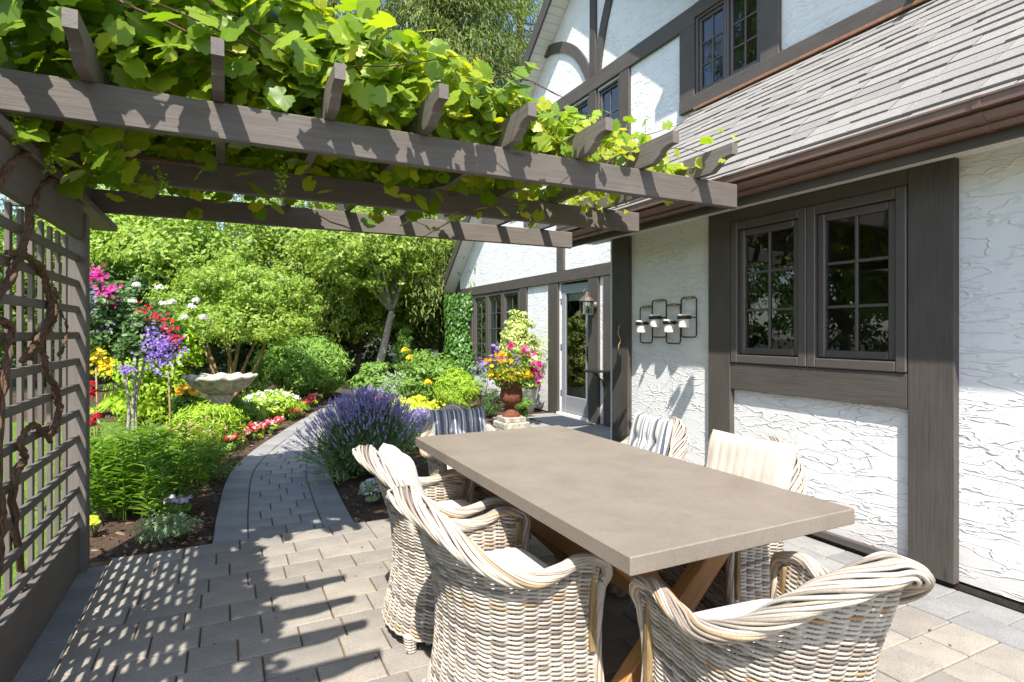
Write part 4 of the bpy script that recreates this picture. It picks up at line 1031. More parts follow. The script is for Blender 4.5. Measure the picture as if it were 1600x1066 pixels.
# ---- grape vine over the pergola
vine = thing('grape_vine', 'leafy green grape vine covering the pergola roof and twisting up the lattice', 'vine', (-.86, 2.4, 0))
def stem(pts, r0, r1, n=40, name='woody_stem', par=None, mat='vine_bark', sides=6, jit=.003):
    """old vine wood: a rope of shaggy strands that twist round one another"""
    P = np.array(polyline(pts, n, jit)); T = unit(np.gradient(P, axis=0)); A = unit(np.cross(T, np.array([.3, .2, .93]))); B = np.cross(T, A); m = MB(); k = 4 if r0 > .015 else 1; s_ = np.linspace(0, 1, n); L_ = np.linalg.norm(np.diff(P, axis=0), axis=1).sum()
    for j in range(k):
        ph = 6.283 * j / k + s_ * L_ * 6 + rnd.random(); rr = (r0 + (r1 - r0) * s_) * .78; w = .75 + .25 * np.sin(s_ * 23 + j * 2)
        q = P + (A * np.cos(ph)[:, None] + B * np.sin(ph)[:, None]) * (rr * .45 * (k > 1))[:, None]; m.tube([Vector(v) for v in q], list(rr * (.62 if k > 1 else 1) * w), sides + 1)
    return m.build(name, mat, par or vine, True)
fx = TX + .075
def ov(px, py, x):
    r = (px - 800) / FPX; d = x / (_s + r * _c); return (x, d * (_c - r * _s), CAMZ - (py - HY) / FPX * d)
# two ropes wind past one another up the lattice towards the header, a third lower down
stem([ov(-20, 480, fx), ov(20, 420, fx), ov(45, 345, fx), ov(58, 300, fx), ov(80, 280, fx), ov(105, 288, fx - .0), (-.55, 3.2, 2.14), (-.1, 3.3, 2.2)], .026, .014, 60)
stem([ov(-40, 330, fx), ov(0, 275, fx), ov(30, 245, fx), ov(60, 222, fx), ov(85, 208, fx), (-.5, 2.9, 2.33), (0, 3.0, 2.42)], .030, .016, 60)
stem([ov(48, 560, fx), ov(66, 520, fx), ov(80, 480, fx), ov(72, 440, fx), ov(60, 415, fx), ov(40, 400, fx), ov(10, 395, fx)], .026, .018, 50)
stem([ov(35, 562, fx), ov(60, 530, fx), ov(84, 500, fx), ov(88, 470, fx), ov(86, 450, fx)], .020, .012, 40)
stem([ov(92, 556, fx), ov(103, 530, fx), ov(104, 505, fx), ov(92, 480, fx)], .012, .008, 30)
stem([ov(78, 680, fx), ov(92, 645, fx), ov(88, 612, fx), ov(72, 580, fx), ov(66, 545, fx)], .024, .017, 50)
stem([(fx - .10, 3.35, .0), ov(20, 770, fx), ov(38, 720, fx), ov(32, 690, fx), ov(52, 665, fx), ov(80, 690, fx)], .022, .016, 50)
stem([(fx - .08, 2.75, .0), ov(2, 830, fx), ov(-5, 740, fx), ov(10, 560, fx), ov(18, 515, fx), ov(0, 500, fx)], .022, .018, 60)
# canes over the rafters
for k in range(16):
    y0 = 2.5 + .16 * k; x0 = -.9 + rnd.uniform(0, .5); ln = rnd.uniform(1.6, 3.5)
    stem([(x0 + ln * t, y0 + rnd.uniform(-.25, .25), 2.47 + rnd.uniform(-.0, .25)) for t in np.linspace(0, 1, 6)], .008, .003, 30, 'cane', sides=6)
def vine_top(x): return np.interp(x, [-1.2, 0, .8, 1.6, 2.2, 2.7], [.75, .68, .46, .30, .20, .10])
n = 9800
X = rng.random(n); X = -.98 + 3.73 * X ** 1.18; Y = np.where(rng.random(n) < .014, rng.uniform(2.45, 2.7, n), 2.70 + rng.random(n) * np.interp(X, [-.2, .5, 2.7], [2.25, 1.5, 1.75])); h = vine_top(X)
Z = 2.40 + h * rng.beta(1.6, 1.3, n) - .06
keep = rng.random(n) < np.interp(X, [-1.3, .9, 1.6, 2.2, 2.75], [1, 1, .75, .42, .2])
P = np.stack([X, Y, Z], 1)[keep]
# sprays that droop below the beams at the left, and shoots that hang over the front beam
def drape(n, x0, x1, y0, y1, z0, z1): return np.stack([rng.uniform(x0, x1, n), rng.uniform(y0, y1, n), rng.uniform(z0, z1, n)], 1)
P = np.vstack([P, drape(90, -.85, -.35, 2.75, 3.6, 2.02, 2.40), drape(70, -.4, 2.0, 2.9, 3.6, 2.12, 2.38), drape(70, -.3, 1.9, 3.8, 4.6, 2.16, 2.38), drape(26, 2.0, 2.75, 2.9, 4.4, 2.2, 2.4), drape(46, .45, 1.15, 2.46, 2.75, 2.5, 2.75)])
# the arbour end out of the frame carries the same vine
P = np.vstack([P, drape(420, -.98, -.70, -.3, 2.4, 2.46, 2.62)])
up = np.array([-.25, -.75, .75]); N = unit(unit(rng.normal(size=P.shape)) * .72 + up * .85); D = rdir(len(P)) + np.array([.1, -.35, -.55])
S = rng.uniform(.075, .155, len(P)) * np.interp(P[:, 0], [0, 2.7], [1.0, .72])
# the leaves that show largest are pieces of their own
dist = P[:, 0] * _s + P[:, 1] * _c
cam_v = P - np.array([0, 0, CAMZ]); pxs = 800 + FPX * (P[:, 0] * _c - P[:, 1] * _s) / dist; pys = HY - FPX * (P[:, 2] - CAMZ) / dist
vis = (pxs > -20) & (pxs < 1150) & (pys > -30) & (dist > .3)
order = np.argsort(np.where(vis, dist / S, 1e9))[:290]; single = np.zeros(len(P), bool); single[order] = True
gm = []
for tv, tf in T_GRAPE:
    m = MB(); m.add(tv, tf, 0.); gm.append(m.mesh('leaf', True))
Nu = unit(N); Du = unit(D - Nu * (D * Nu).sum(1, keepdims=True)); Bu = np.cross(Nu, Du)
for j, i in enumerate(order):
    s_ = S[i]; x, z = Du[i] * s_, Nu[i] * s_; y = Bu[i] * s_
    mw = Matrix(((x[0], y[0], z[0], P[i, 0]), (x[1], y[1], z[1], P[i, 1]), (x[2], y[2], z[2], P[i, 2]), (0, 0, 0, 1)))
    place('leaf', gm[j % 4], 'vine_leaf', vine, mw)
young = rng.random(len(P)) < np.interp(P[:, 0], [-.5, .8, 2.5], [.24, .34, .75])
for nm_, mt_, sel in (('foliage', 'vine_leaf', ~single & ~young), ('young_foliage', 'young_leaf', ~single & young)):
    c = Cloud(); idx = np.nonzero(sel)[0]
    for t in range(4): q = idx[t::4]; c.scatter(T_GRAPE[t], P[q], N[q], D[q], S[q] * (.8 if 'young' in nm_ else 1))
    c.build(nm_, mt_, vine, True)
c = Cloud(); k = rng.choice(len(P), 1500, False); off = rdir(1500) * .09; off[:, 2] = -np.abs(off[:, 2]); c.tubes(P[k], P[k] + off, .0016, .8)
# tendrils reaching out past the right end
for q in range(14):
    a = np.array([rnd.uniform(1.4, 2.8), rnd.uniform(2.5, 3.2), 2.46]); b = a + [rnd.uniform(-.1, .35), rnd.uniform(-.1, .1), rnd.uniform(.05, .26)]; c.tubes([a], [b], .002, .8); c.scatter(T_GRAPE[q % 4], [b, b * .4 + a * .6], rdir(2) + [0, 0, .6], rdir(2), [.06, .09])
c.build('petioles', 'lime_leaf', vine)
def grapes(p, par):
    m = Cloud(); q = np.array(p) + rng.normal(size=(40, 3)) * [.014, .014, .035]; s_ = _petals(4, .5, .7); m.scatter(s_, q, rdir(40), rdir(40), .017); m.build('grape_cluster', 'lime_leaf', par)
for p in ((-.66, 3.02, 2.06), (-.30, 3.35, 2.10), (-.72, 2.75, 2.12), (-.45, 3.0, 2.2), (.25, 3.2, 2.15)): grapes(p, vine)

# ---- trees and shrubs: crowns are leaf clumps spread through several lobes
def crown_pts(lobes, n, clump=.22, inner=.45):
    vol = np.array([l[3] * l[4] * l[5] for l in lobes]) ** .67; cnt = np.maximum((n * vol / vol.sum()).astype(int), 1); PP = []; NN = []
    for (cx, cy, cz, rx, ry, rz_), k in zip(lobes, cnt):
        rad = np.array([rx, ry, rz_]); nc = max(6, int(k / 34)); u = rdir(nc); rr = inner + (1 - inner) * rng.random((nc, 1)) ** .6
        cc = np.array([cx, cy, cz]) + u * rr * rad; w = rng.integers(0, nc, k); cr = clump * rad.mean() * rng.uniform(.6, 1.3, nc)
        o = in_ball(k) * cr[w][:, None] * [1.25, 1.25, .75]; PP.append(cc[w] + o); NN.append(u[w] * .55 + o / cr[w][:, None] * .5 + [-.15, -.32, .50] + rng.normal(size=(k, 3)) * .35)
    return np.vstack(PP), np.vstack(NN)
def limbs(m, base, tips, r0, fork=.45, bend=.15, sides=8, tint=.5):
    base = Vector(base)
    for t in tips:
        t = Vector(t); mid = base.lerp(t, fork) + Vector((rnd.uniform(-1, 1), rnd.uniform(-1, 1), .4)) * bend * (t - base).length * .4
        m.tube(polyline([base, mid, t], 10), [r0 * (1 - .8 * i / 9) for i in range(10)], sides, tint)
def tree(name, label, cat, base, lobes, n, size, mat, trunk='bark', r0=.12, split=.35, tpl=T_LEAF, group=None, clump=.22, inner=.45, lean=None, ntips=9, droop=0., part='crown'):
    t = thing(name, label, cat, base, group); L = np.array(lobes); top = L[:, :3].mean(0); fk = Vector(lean) if lean else Vector(base).lerp(Vector(top), split)
    m = MB(); m.tube(polyline([base, Vector(base).lerp(fk, .5) + Vector((rnd.uniform(-.04, .04), rnd.uniform(-.04, .04), 0)), fk], 8), [r0 * (1.25 - .5 * i / 7) for i in range(8)], 10)
    tips = [L[i % len(L), :3] + in_ball(1)[0] * L[i % len(L), 3:6] * .7 for i in range(ntips)]; limbs(m, fk, tips, r0 * .62); m.build('trunk', trunk, t, True)
    P, N = crown_pts(lobes, n, clump, inner); D = rdir(len(P)) + [0, 0, -droop]; c = Cloud(); c.scatter(tpl, P, N, D, rng.uniform(.65, 1.3, len(P)) * size); c.build(part, mat, t); return t
def lobe(px, py, d, w, h, dd=None): p = dp(px, py, d); return (p.x, p.y, p.z, w, dd or w, h)

def conifer(label, base, H, Rr, n, z0=2.6, group=None, mat='cedar_leaf'):
    """tall cedar: whorled boughs that arch out and hang in flat sprays"""
    t = thing('cedar_tree', label, 'tree', base, group); m = MB(); m.tube([base, base + Vector((0, 0, H * .98))], [.28, .04], 10); PP = []; NN = []; DD = []
    n = int(n * 1.25); nb = int(n / 110)
    for k in range(nb):
        f = (k + rnd.random()) / nb; z = z0 + (H - z0) * f; a = rnd.uniform(0, 6.283); ln = Rr * (1 - f) ** .75 * rnd.uniform(.7, 1.1) + .25
        o = np.array([math.cos(a), math.sin(a), 0]); q = 110; u = rng.random(q) ** .6; side = np.array([-o[1], o[0], 0])
        p = np.array([base.x, base.y, base.z + z]) + o * (u * ln)[:, None] + side * (rng.normal(size=q) * .16 * ln * (1.1 - u))[:, None]; p[:, 2] += .15 * ln * u - .42 * ln * u ** 2 - np.abs(rng.normal(size=q)) * .28
        PP.append(p); NN.append(np.tile(o * .6 + [0, 0, .5], (q, 1)) + rng.normal(size=(q, 3)) * .5); DD.append(np.tile(o * .5 + [0, 0, -.9], (q, 1)) + rng.normal(size=(q, 3)) * .35)
        if k % 4 == 0: m.tube([base + Vector((0, 0, z)), base + Vector((o[0] * ln * .7, o[1] * ln * .7, z - .05))], [.03, .008], 5)
    m.build('trunk', 'bark', t, True); c = Cloud(); PP = np.vstack(PP); c.scatter(T_NARROW, PP, np.vstack(NN), np.vstack(DD), rng.uniform(.10, .24, len(PP))); c.build('crown', mat, t); return t
GT = 'trees behind the garden'
def gb(px, d): p = dp(px, 600, d); p.z = -.06; return p
conifer('tall drooping cedar rising behind the vine, beside the gable roof', gb(700, 17.5), 17, 5.0, 105000, group=GT)
conifer('tall cedar half hidden by the vine, left of the gable cedar', gb(520, 19), 19, 5.4, 46000, group=GT)
conifer('distant cedar behind the maple, seen under the far pergola beam', gb(330, 23), 17, 4.6, 18000, group=GT)
conifer('distant cedar at the far left, seen through the lattice', gb(60, 21), 16, 4.6, 15000, group=GT)
conifer('tall cedar behind the gable, filling the gap beside the roof edge', gb(812, 22), 20, 5.0, 30000, group=GT)
conifer('tall cedar left of the frame, mirrored in the upper window', Vector((-8, 15.5, -.06)), 17, 4.2, 16000, group=GT)
conifer('second tall cedar left of the frame, mirrored in the upper window', Vector((-13, 19.5, -.06)), 19, 4.6, 16000, group=GT)
def cluster(px, py, d, w, h, k, spread=.55):
    """k overlapping lobes round one centre"""
    c0 = dp(px, py, d); out = []
    for i in range(k):
        o = in_ball(1)[0] * [w * spread, w * spread, h * spread]; out.append((c0.x + o[0], c0.y + o[1], c0.z + o[2], w * .62, w * .62, h * .5))
    return out
tree('maple_tree', 'bright layered green maple behind the dwarf tree, under the far beam', 'tree', gb(290, 14.5), cluster(290, 380, 14.5, 3.0, 1.6, 9), 15000, .15, 'maple_leaf', r0=.16, group=GT)
tree('broadleaf_tree', 'light green tree with pale leaning trunk forking in the middle of the garden', 'tree', gb(583, 14), cluster(600, 395, 14, 2.0, 1.35, 8), 14000, .115, 'tree_leaf', 'pale_bark', .095, lean=dp(612, 486, 14), group=GT)
tree('broadleaf_tree', 'dense green tree left of the pale leaning trunk', 'tree', gb(500, 16), cluster(500, 400, 16, 2.3, 2.3, 9), 15000, .13, 'tree_leaf', r0=.14, group=GT)
tree('broadleaf_tree', 'green tree beside the ivy-covered house corner', 'tree', gb(668, 17.5), cluster(665, 410, 17.5, 2.0, 2.4, 8), 13000, .13, 'mid_leaf', r0=.14, group=GT)
tree('broadleaf_tree', 'airy bright green tree low behind the pale leaning trunk', 'tree', gb(560, 16.5), cluster(565, 470, 16.5, 2.2, 1.7, 9), 14000, .12, 'tree_leaf', r0=.1, group=GT)
tree('broadleaf_tree', 'bright green tree between the yew column and the ivy', 'tree', gb(650, 19), cluster(655, 480, 19, 2.2, 2.0, 9), 12000, .14, 'tree_leaf', r0=.1, group=GT)
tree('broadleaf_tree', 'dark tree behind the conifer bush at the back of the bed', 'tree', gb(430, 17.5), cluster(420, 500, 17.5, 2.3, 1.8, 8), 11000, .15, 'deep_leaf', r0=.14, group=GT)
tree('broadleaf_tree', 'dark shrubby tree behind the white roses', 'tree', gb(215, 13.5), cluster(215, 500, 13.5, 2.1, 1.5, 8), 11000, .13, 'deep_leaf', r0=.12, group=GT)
tree('broadleaf_tree', 'yellow-green tree just right of the lattice post', 'tree', gb(165, 16), cluster(165, 380, 16, 2.4, 2.1, 8), 12000, .15, 'maple_leaf', r0=.14, group=GT)
tree('broadleaf_tree', 'green tree behind the lawn, seen through the middle of the lattice', 'tree', gb(60, 15), cluster(60, 440, 15, 2.3, 2.4, 8), 10000, .15, 'tree_leaf', r0=.14, group=GT)
tree('broadleaf_tree', 'green tree behind the lawn at the lattice edge, far left', 'tree', gb(-90, 14), cluster(-90, 430, 14, 2.4, 2.6, 8), 9000, .16, 'mid_leaf', r0=.14, group=GT)
for i, (x, y, hh, m_) in enumerate(((-9.5, 8.5, 4.4, 'tree_leaf'), (-10.5, 3.5, 5.2, 'mid_leaf'), (-9.5, -.5, 4.6, 'tree_leaf'), (-12, 12.5, 5.5, 'deep_leaf'))):   # left of the frame: what the windows mirror
    tree('broadleaf_tree', ('garden tree at the left lawn edge, mirrored in the windows', 'tall garden tree left of the patio, mirrored in the windows', 'garden tree left of the patio steps, mirrored in the window', 'dark garden tree beyond the lawn, mirrored in the door')[i], 'tree', Vector((x, y, -.06)),
         [(x + rnd.uniform(-1.2, 1.2), y + rnd.uniform(-1.2, 1.2), hh * rnd.uniform(.45, .95), 1.7, 1.7, 1.4) for _ in range(8)], 6500, .22, m_, r0=.18, group=GT)
# dwarf multi-stemmed tree beside the bird bath
db = gp(352, 640); db.z = -.02
t = thing('dwarf_tree', 'small spreading yellow-green tree on bare tan stems behind the bird bath', 'tree', db); D0 = 9.6; db2 = dp(352, 600, D0); db2.z = -.02; t.location = db2; PINV[t.name] = Matrix.Translation(-db2)
lob = [lobe(px, py, D0 + dd, w, h) for px, py, w, h, dd in ((300, 470, .75, .36, .2), (360, 430, .8, .34, .3), (420, 450, .75, .36, 0), (465, 475, .5, .3, .2), (330, 510, .7, .30, -.4), (395, 505, .75, .32, -.5), (440, 510, .5, .28, -.2), (270, 500, .45, .3, .2), (345, 455, .8, .4, .9))]
m = MB()
for (px, py) in ((300, 500), (330, 480), (360, 500), (385, 480), (425, 500), (405, 520), (318, 520)):
    tip = dp(px, py, D0 + rnd.uniform(-.35, .35)); b0 = db2 + Vector((rnd.uniform(-.12, .12), rnd.uniform(-.1, .1), 0)); mid = b0.lerp(tip, .5) + Vector((rnd.uniform(-.15, .15), rnd.uniform(-.1, .1), -.05)); m.tube(polyline([b0, mid, tip], 10), [.042 * (1 - .07 * i) for i in range(10)], 8)
m.build('trunk', 'tan_bark', t, True); P, N = crown_pts(lob, 17000, .2, .35); c = Cloud(); c.scatter(T_LEAF, P, N, rdir(len(P)), rng.uniform(.045, .085, len(P)))
k = 130; top = P[rng.choice(len(P), k)]; a = top; b_ = top + unit(rng.normal(size=(k, 3)) * [.5, .5, .3] + [0, 0, 1.]) * rng.uniform(.12, .3, (k, 1)); c.tubes(a, b_, .003); 
for f in np.linspace(.3, 1, 6): c.scatter(T_LEAF, a + (b_ - a) * f, rdir(k), rdir(k) + [0, 0, .6], .06)
c.build('crown', 'maple_leaf', t)
# a woodland edge closes the view behind the single trees
P = []
for i in range(26):
    px = -260 + 46 * i; d = rnd.uniform(24, 29); q = dp(px, 470, d); P.append((q.x, q.y, rnd.uniform(1.2, 6.5), 2.6, 2.6, 2.6))
for i in range(16): P.append((-19 + rnd.uniform(-2, 2), -8 + 2.1 * i, rnd.uniform(1.0, 5.0), 2.6, 2.6, 2.6))
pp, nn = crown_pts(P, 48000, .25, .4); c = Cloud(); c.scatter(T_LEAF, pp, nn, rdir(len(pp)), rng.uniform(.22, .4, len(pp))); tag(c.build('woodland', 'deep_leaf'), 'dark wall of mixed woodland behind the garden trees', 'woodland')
P = [(*gb(px, d)[:2], zz, 1.6, 1.6, 1.1) for px in range(-220, 740, 40) for d, zz in ((rnd.uniform(18, 21), rnd.uniform(.5, 1.0)), (rnd.uniform(20, 22), rnd.uniform(1.8, 2.8)))]
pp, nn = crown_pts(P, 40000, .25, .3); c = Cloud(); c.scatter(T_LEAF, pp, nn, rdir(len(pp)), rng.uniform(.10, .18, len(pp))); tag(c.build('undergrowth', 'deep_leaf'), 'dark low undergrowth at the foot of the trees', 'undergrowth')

# ---- shrubs and flowers
def shrub(name, label, cat, base, rx, ry, h, n, size, mat, tpl=T_LEAF, stems=7, group=None, upright=.0, clump=.25, z0=.0, stem_mat='bark', r=.012):
    base = Vector(base); t = thing(name, label, cat, base, group); m = MB()
    tips = [base + Vector((rx * .7 * math.cos(a), ry * .7 * math.sin(a), h * rnd.uniform(.55, .85))) for a in np.linspace(0, 6.28, stems, endpoint=False)]; limbs(m, base, tips, r, .5, .1, 6); m.build('stem', stem_mat, t, True)
    P, N = crown_pts([(base.x, base.y, base.z + z0 + (h - z0) * .52, rx, ry, (h - z0) * .52)], n, clump, .25); P[:, 2] = np.maximum(P[:, 2], base.z + .01)
    D = rdir(len(P)) + (P - np.array(base)) * [1, 1, 0] / max(rx, .01) * .4 + [0, 0, upright]; c = Cloud(); c.scatter(tpl, P, N, D, rng.uniform(.65, 1.3, len(P)) * size); c.build('foliage', mat, t); return t
def blooms(t, pts, size, mat, tpl=T_FLOWER, name='flower', face=(0, -.4, .8), jit=.5, part=True):
    P = np.asarray(pts, float); c = Cloud(); c.scatter(tpl, P, unit(rng.normal(size=P.shape) * jit + np.array(face)), rdir(len(P)), np.asarray(size) * rng.uniform(.75, 1.2, len(P))); return c.build(name, mat, t)
def rose_heads(t, pts, r, mat, name='bloom'):
    """each head a ball of overlapping petals, one object each"""
    for p in pts:
        c = Cloud(); u = rdir(42); u[:, 2] = np.abs(u[:, 2]) * .9 - .15; u = unit(u); rr = rng.uniform(.35, 1, (42, 1)) * r; P = np.array(p) + u * rr * [1, 1, .8]
        c.scatter(T_LEAF, P, u + rng.normal(size=u.shape) * .25, rdir(42), r * .95); c.build(name, mat, t, kind=None)
# big lily-like bush in front of the lawn
def stalks(name, label, cat, base, rx, ry, h, ns, per, size, mat, spread=.45, tpl=T_NARROW, group=None, stem_mat='mid_leaf', r=.004):
    base = Vector(base); t = thing(name, label, cat, base, group); A = np.array(base) + np.stack([rng.normal(size=ns) * rx * .38, rng.normal(size=ns) * ry * .38, np.zeros(ns)], 1)
    out = (A - np.array(base)) * [1, 1, 0]; B = A + out * spread * 2.2 + np.stack([rng.normal(size=ns) * .05, rng.normal(size=ns) * .05, h * rng.uniform(.62, 1, ns)], 1)
    rr = np.linalg.norm(out, axis=1) / max(rx, ry); B[:, 2] -= h * .30 * np.clip(rr, 0, 1.2) ** 2; c = Cloud(); c.tubes(A, B, r); c.build('stem', stem_mat, t)
    f = rng.uniform(.12, 1, (ns, per)); P = A[:, None] + (B - A)[:, None] * f[:, :, None]; an = rng.uniform(0, 6.283, (ns, per)); D = np.stack([np.cos(an), np.sin(an), .55 + .5 * f - .3], -1)
    P = P.reshape(-1, 3); D = D.reshape(-1, 3); c = Cloud(); c.scatter(tpl, P, D * [-.5, -.5, 0] + [0, 0, 1], D, rng.uniform(.7, 1.25, len(P)) * size); c.build('foliage', mat, t); return t, A, B
G1_ = 'border plants left of the path'; G2_ = 'border plants right of the path'
stalks('lily_clump', 'bushy clump of narrow bright green leaves in front of the lawn', 'plant', gp(212, 800), .36, .34, .70, 95, 34, .115, 'mid_leaf', .35, group=G1_)
stalks('phlox_clump', 'low green leafy clump right of the narrow-leaved clump', 'plant', gp(303, 752), .26, .24, .40, 60, 20, .085, 'mid_leaf', .4, group=G1_)
t, A, B = stalks('spirea_clump', 'green clump with faded cream flower tips behind the low leafy clump', 'plant', gp(312, 722), .22, .22, .46, 50, 16, .07, 'tree_leaf', .4, group=G1_)
blooms(t, np.repeat(B[::3], 4, 0) + rng.normal(size=(len(B[::3]) * 4, 3)) * .02, .022, 'pink_petal')
shrub('silver_thyme', 'low silvery green cushion plant at the patio edge', 'plant', gp(258, 842), .19, .15, .15, 2600, .030, 'silver_leaf', T_NARROW, 5, G1_, .6, .3)
t = shrub('viola_clump', 'small clump of white and lilac violas behind the silvery cushion plant', 'flowers', gp(274, 806), .12, .10, .11, 600, .035, 'mid_leaf', T_LEAF, 5, G1_); q = np.array(t.location)
blooms(t, q + in_ball(34) * [.12, .10, .02] + [0, 0, .12], .034, 'lilac_petal'); blooms(t, q + in_ball(22) * [.12, .10, .02] + [0, 0, .125], .032, 'white_petal')
t = shrub('feathery_clump', 'feathery yellow-green foliage clump below the bird bath', 'plant', gp(322, 700), .40, .34, .48, 5200, .085, 'lime_leaf', T_NARROW, 7, G1_, 1.0, .3)
shrub('feathery_clump', 'feathery lime clump at the foot of the bird bath pedestal', 'plant', gp(368, 676), .34, .30, .42, 3800, .080, 'feather_leaf', T_NARROW, 7, G1_, 1.0, .3)
t = shrub('coneflower_clump', 'leafy clump of golden yellow daisies left of the bird bath', 'flowers', gp(300, 676), .26, .22, .55, 1500, .09, 'mid_leaf', T_LEAF, 7, G1_, .4); q = np.array(t.location)
blooms(t, q + in_ball(26) * [.22, .18, .08] + [0, 0, .58], .085, 'orange_petal', T_DAISY); 
t = shrub('daisy_clump', 'mound of small white daisies beside the path', 'flowers', gp(424, 655), .46, .42, .40, 5200, .055, 'lime_leaf', T_LEAF, 7, G1_, .3); q = np.array(t.location)
u = rdir(150); u[:, 2] = np.abs(u[:, 2]); blooms(t, q + u * [.42, .38, .17] * rng.uniform(.9, 1.05, (150, 1)) + [0, 0, .27], .05, 'white_petal', T_DAISY)
shrub('conifer_bush', 'wide feathery green conifer bush at the bend of the path', 'bush', gp(472, 623), .86, .8, 1.18, 13000, .15, 'feather_leaf', T_NARROW, 9, None, .9, .22, r=.03)
def begonias(pts, label):
    for i, (px, py) in enumerate(pts):
        p = gp(px, py); t = shrub('begonia', label[i], 'flowers', p, .13, .12, .13, 240, .055, 'gold_leaf' if i % 2 else 'mid_leaf', T_LEAF, 4, 'begonias edging the path'); q = np.array(p)
        blooms(t, q + in_ball(30) * [.13, .12, .03] + [0, 0, .14], .048, 'red_petal' if i % 3 != 1 else 'pink_petal'); blooms(t, q + in_ball(16) * [.12, .11, .03] + [0, 0, .145], .045, 'pink_petal')
begonias([(357, 703), (372, 696), (388, 689), (402, 683), (416, 677), (430, 671), (455, 656), (466, 649), (476, 642), (484, 635), (492, 629)],
         ['red and pink begonia nearest the patio, first along the left path edge', 'red begonia second along the left path edge', 'pink begonia third along the left path edge', 'red begonia fourth along the left path edge', 'pink begonia fifth along the left path edge', 'red begonia sixth along the left path edge, last before the gap', 'red begonia first beyond the gap, below the daisies', 'pink begonia second beyond the gap in the edging row', 'red begonia third beyond the gap in the edging row', 'pink begonia fourth beyond the gap in the edging row', 'red begonia farthest along the left path edge'])
# lavender
def lavender(name, label, base, rx, ry, h, ns, sp=.045, bl='lavender_bloom'):
    base = Vector(base); t = thing(name, label, 'lavender', base); u = rng.normal(size=(ns, 2)) * .42; u = np.clip(u, -1.1, 1.1); A = np.array(base) + np.stack([u[:, 0] * rx * .28, u[:, 1] * ry * .28, np.zeros(ns)], 1)
    r = np.linalg.norm(u, axis=1); B = np.array(base) + np.stack([u[:, 0] * rx, u[:, 1] * ry, h * (1 - .50 * r ** 1.7) * rng.uniform(.78, 1.02, ns)], 1); B[:, 2] = np.maximum(B[:, 2], .12)
    c = Cloud(); c.tubes(A, B, .0022)
    k = 9; f = rng.uniform(.15, .78, (ns, k)); P = (A[:, None] + (B - A)[:, None] * f[:, :, None]).reshape(-1, 3); d = np.repeat(unit(B - A), k, 0); c.scatter(T_NARROW, P, rdir(len(P)), d + rdir(len(P)) * .55, rng.uniform(.05, .085, len(P))); c.build('stem', 'lavender_stem', t)
    c = Cloud(); dd = unit(B - A)
    for f in np.linspace(0, 1, 5): c.scatter(T_LEAF, B + dd * (f * sp - .004) + rng.normal(size=B.shape) * .002, rdir(ns), dd + rdir(ns) * .5, .024 - .008 * f); c.scatter(T_LEAF, B + dd * (f * sp), rdir(ns), dd + rdir(ns) * .7, .021 - .007 * f)
    c.build('flower_spike', bl, t); return t
lb = gp(572, 738); lavender('lavender_bush', 'large lavender bush in full purple bloom between path and dining chairs', lb, .64, .58, .80, 1300)
lb2 = gp(655, 700); lavender('lavender_bush', 'smaller lavender with faded mauve spikes behind the large lavender', lb2, .5, .42, .44, 520, .04)
t = shrub('alyssum_mound', 'round mound of tiny white alyssum in front of the large lavender', 'flowers', gp(588, 784), .12, .11, .17, 900, .03, 'silver_leaf', T_LEAF, 4, G2_, .2); q = np.array(t.location); u = rdir(150); u[:, 2] = np.abs(u[:, 2]); blooms(t, q + u * [.125, .115, .09] + [0, 0, .09], .022, 'lilac_petal'); blooms(t, q + u[:90] * [.13, .12, .095] + [0, 0, .09], .02, 'white_petal')
t = shrub('heather_cushion', 'low grey-pink heather cushion behind the navy striped chair', 'plant', gp(690, 672), .42, .3, .20, 2600, .05, 'silver_leaf', T_NARROW, 5, G2_, .8); q = np.array(t.location); blooms(t, q + in_ball(120) * [.4, .28, .04] + [0, 0, .19], .025, 'lilac_petal')
t = shrub('begonia', 'tall pink and red begonias right of the path, before the gold shrub', 'flowers', gp(594, 656), .20, .18, .34, 500, .06, 'mid_leaf', T_LEAF, 5, G2_); q = np.array(t.location); blooms(t, q + in_ball(90) * [.19, .17, .14] + [0, 0, .26], .06, 'pink_petal'); blooms(t, q + in_ball(60) * [.2, .18, .14] + [0, 0, .27], .06, 'red_petal')
shrub('gold_shrub', 'low yellow variegated shrub right of the pink begonias', 'shrub', gp(638, 662), .46, .36, .38, 3200, .065, 'gold_leaf', T_LEAF, 7, G2_, .3)
shrub('green_shrub', 'fresh green leafy plant where the path disappears', 'shrub', gp(586, 628), .42, .4, .72, 3000, .095, 'mid_leaf', T_LEAF, 7, G2_, .3)
t = shrub('catmint_clump', 'grey-green clump with violet flower spikes between green plant and rose bush', 'plant', gp(622, 636), .34, .3, .56, 2200, .06, 'silver_leaf', T_NARROW, 7, G2_, 1.); q = np.array(t.location); blooms(t, q + in_ball(130) * [.32, .28, .22] + [0, 0, .48], .03, 'lilac_petal')
t = shrub('rose_bush', 'rose bush with pale yellow blooms in front of the ivy', 'shrub', gp(672, 634), .62, .5, .98, 5200, .07, 'mid_leaf', T_LEAF, 9, G2_, .2); rose_heads(t, [dp(640, 560, 10.0), dp(633, 548, 10.1), dp(668, 598, 9.7)], .075, 'yellow_petal')
shrub('lime_shrub', 'rounded lime-green shrub before the triple window', 'shrub', gp(714, 643), .38, .36, .68, 5600, .085, 'lime_leaf', T_NARROW, 9, G2_, .5)
shrub('column_yew', 'narrow clipped column of yew rising behind the rose bush', 'shrub', gb(632, 14.2), .26, .26, 1.55, 4200, .085, 'feather_leaf', T_NARROW, 7, G2_, 1.4, .2)
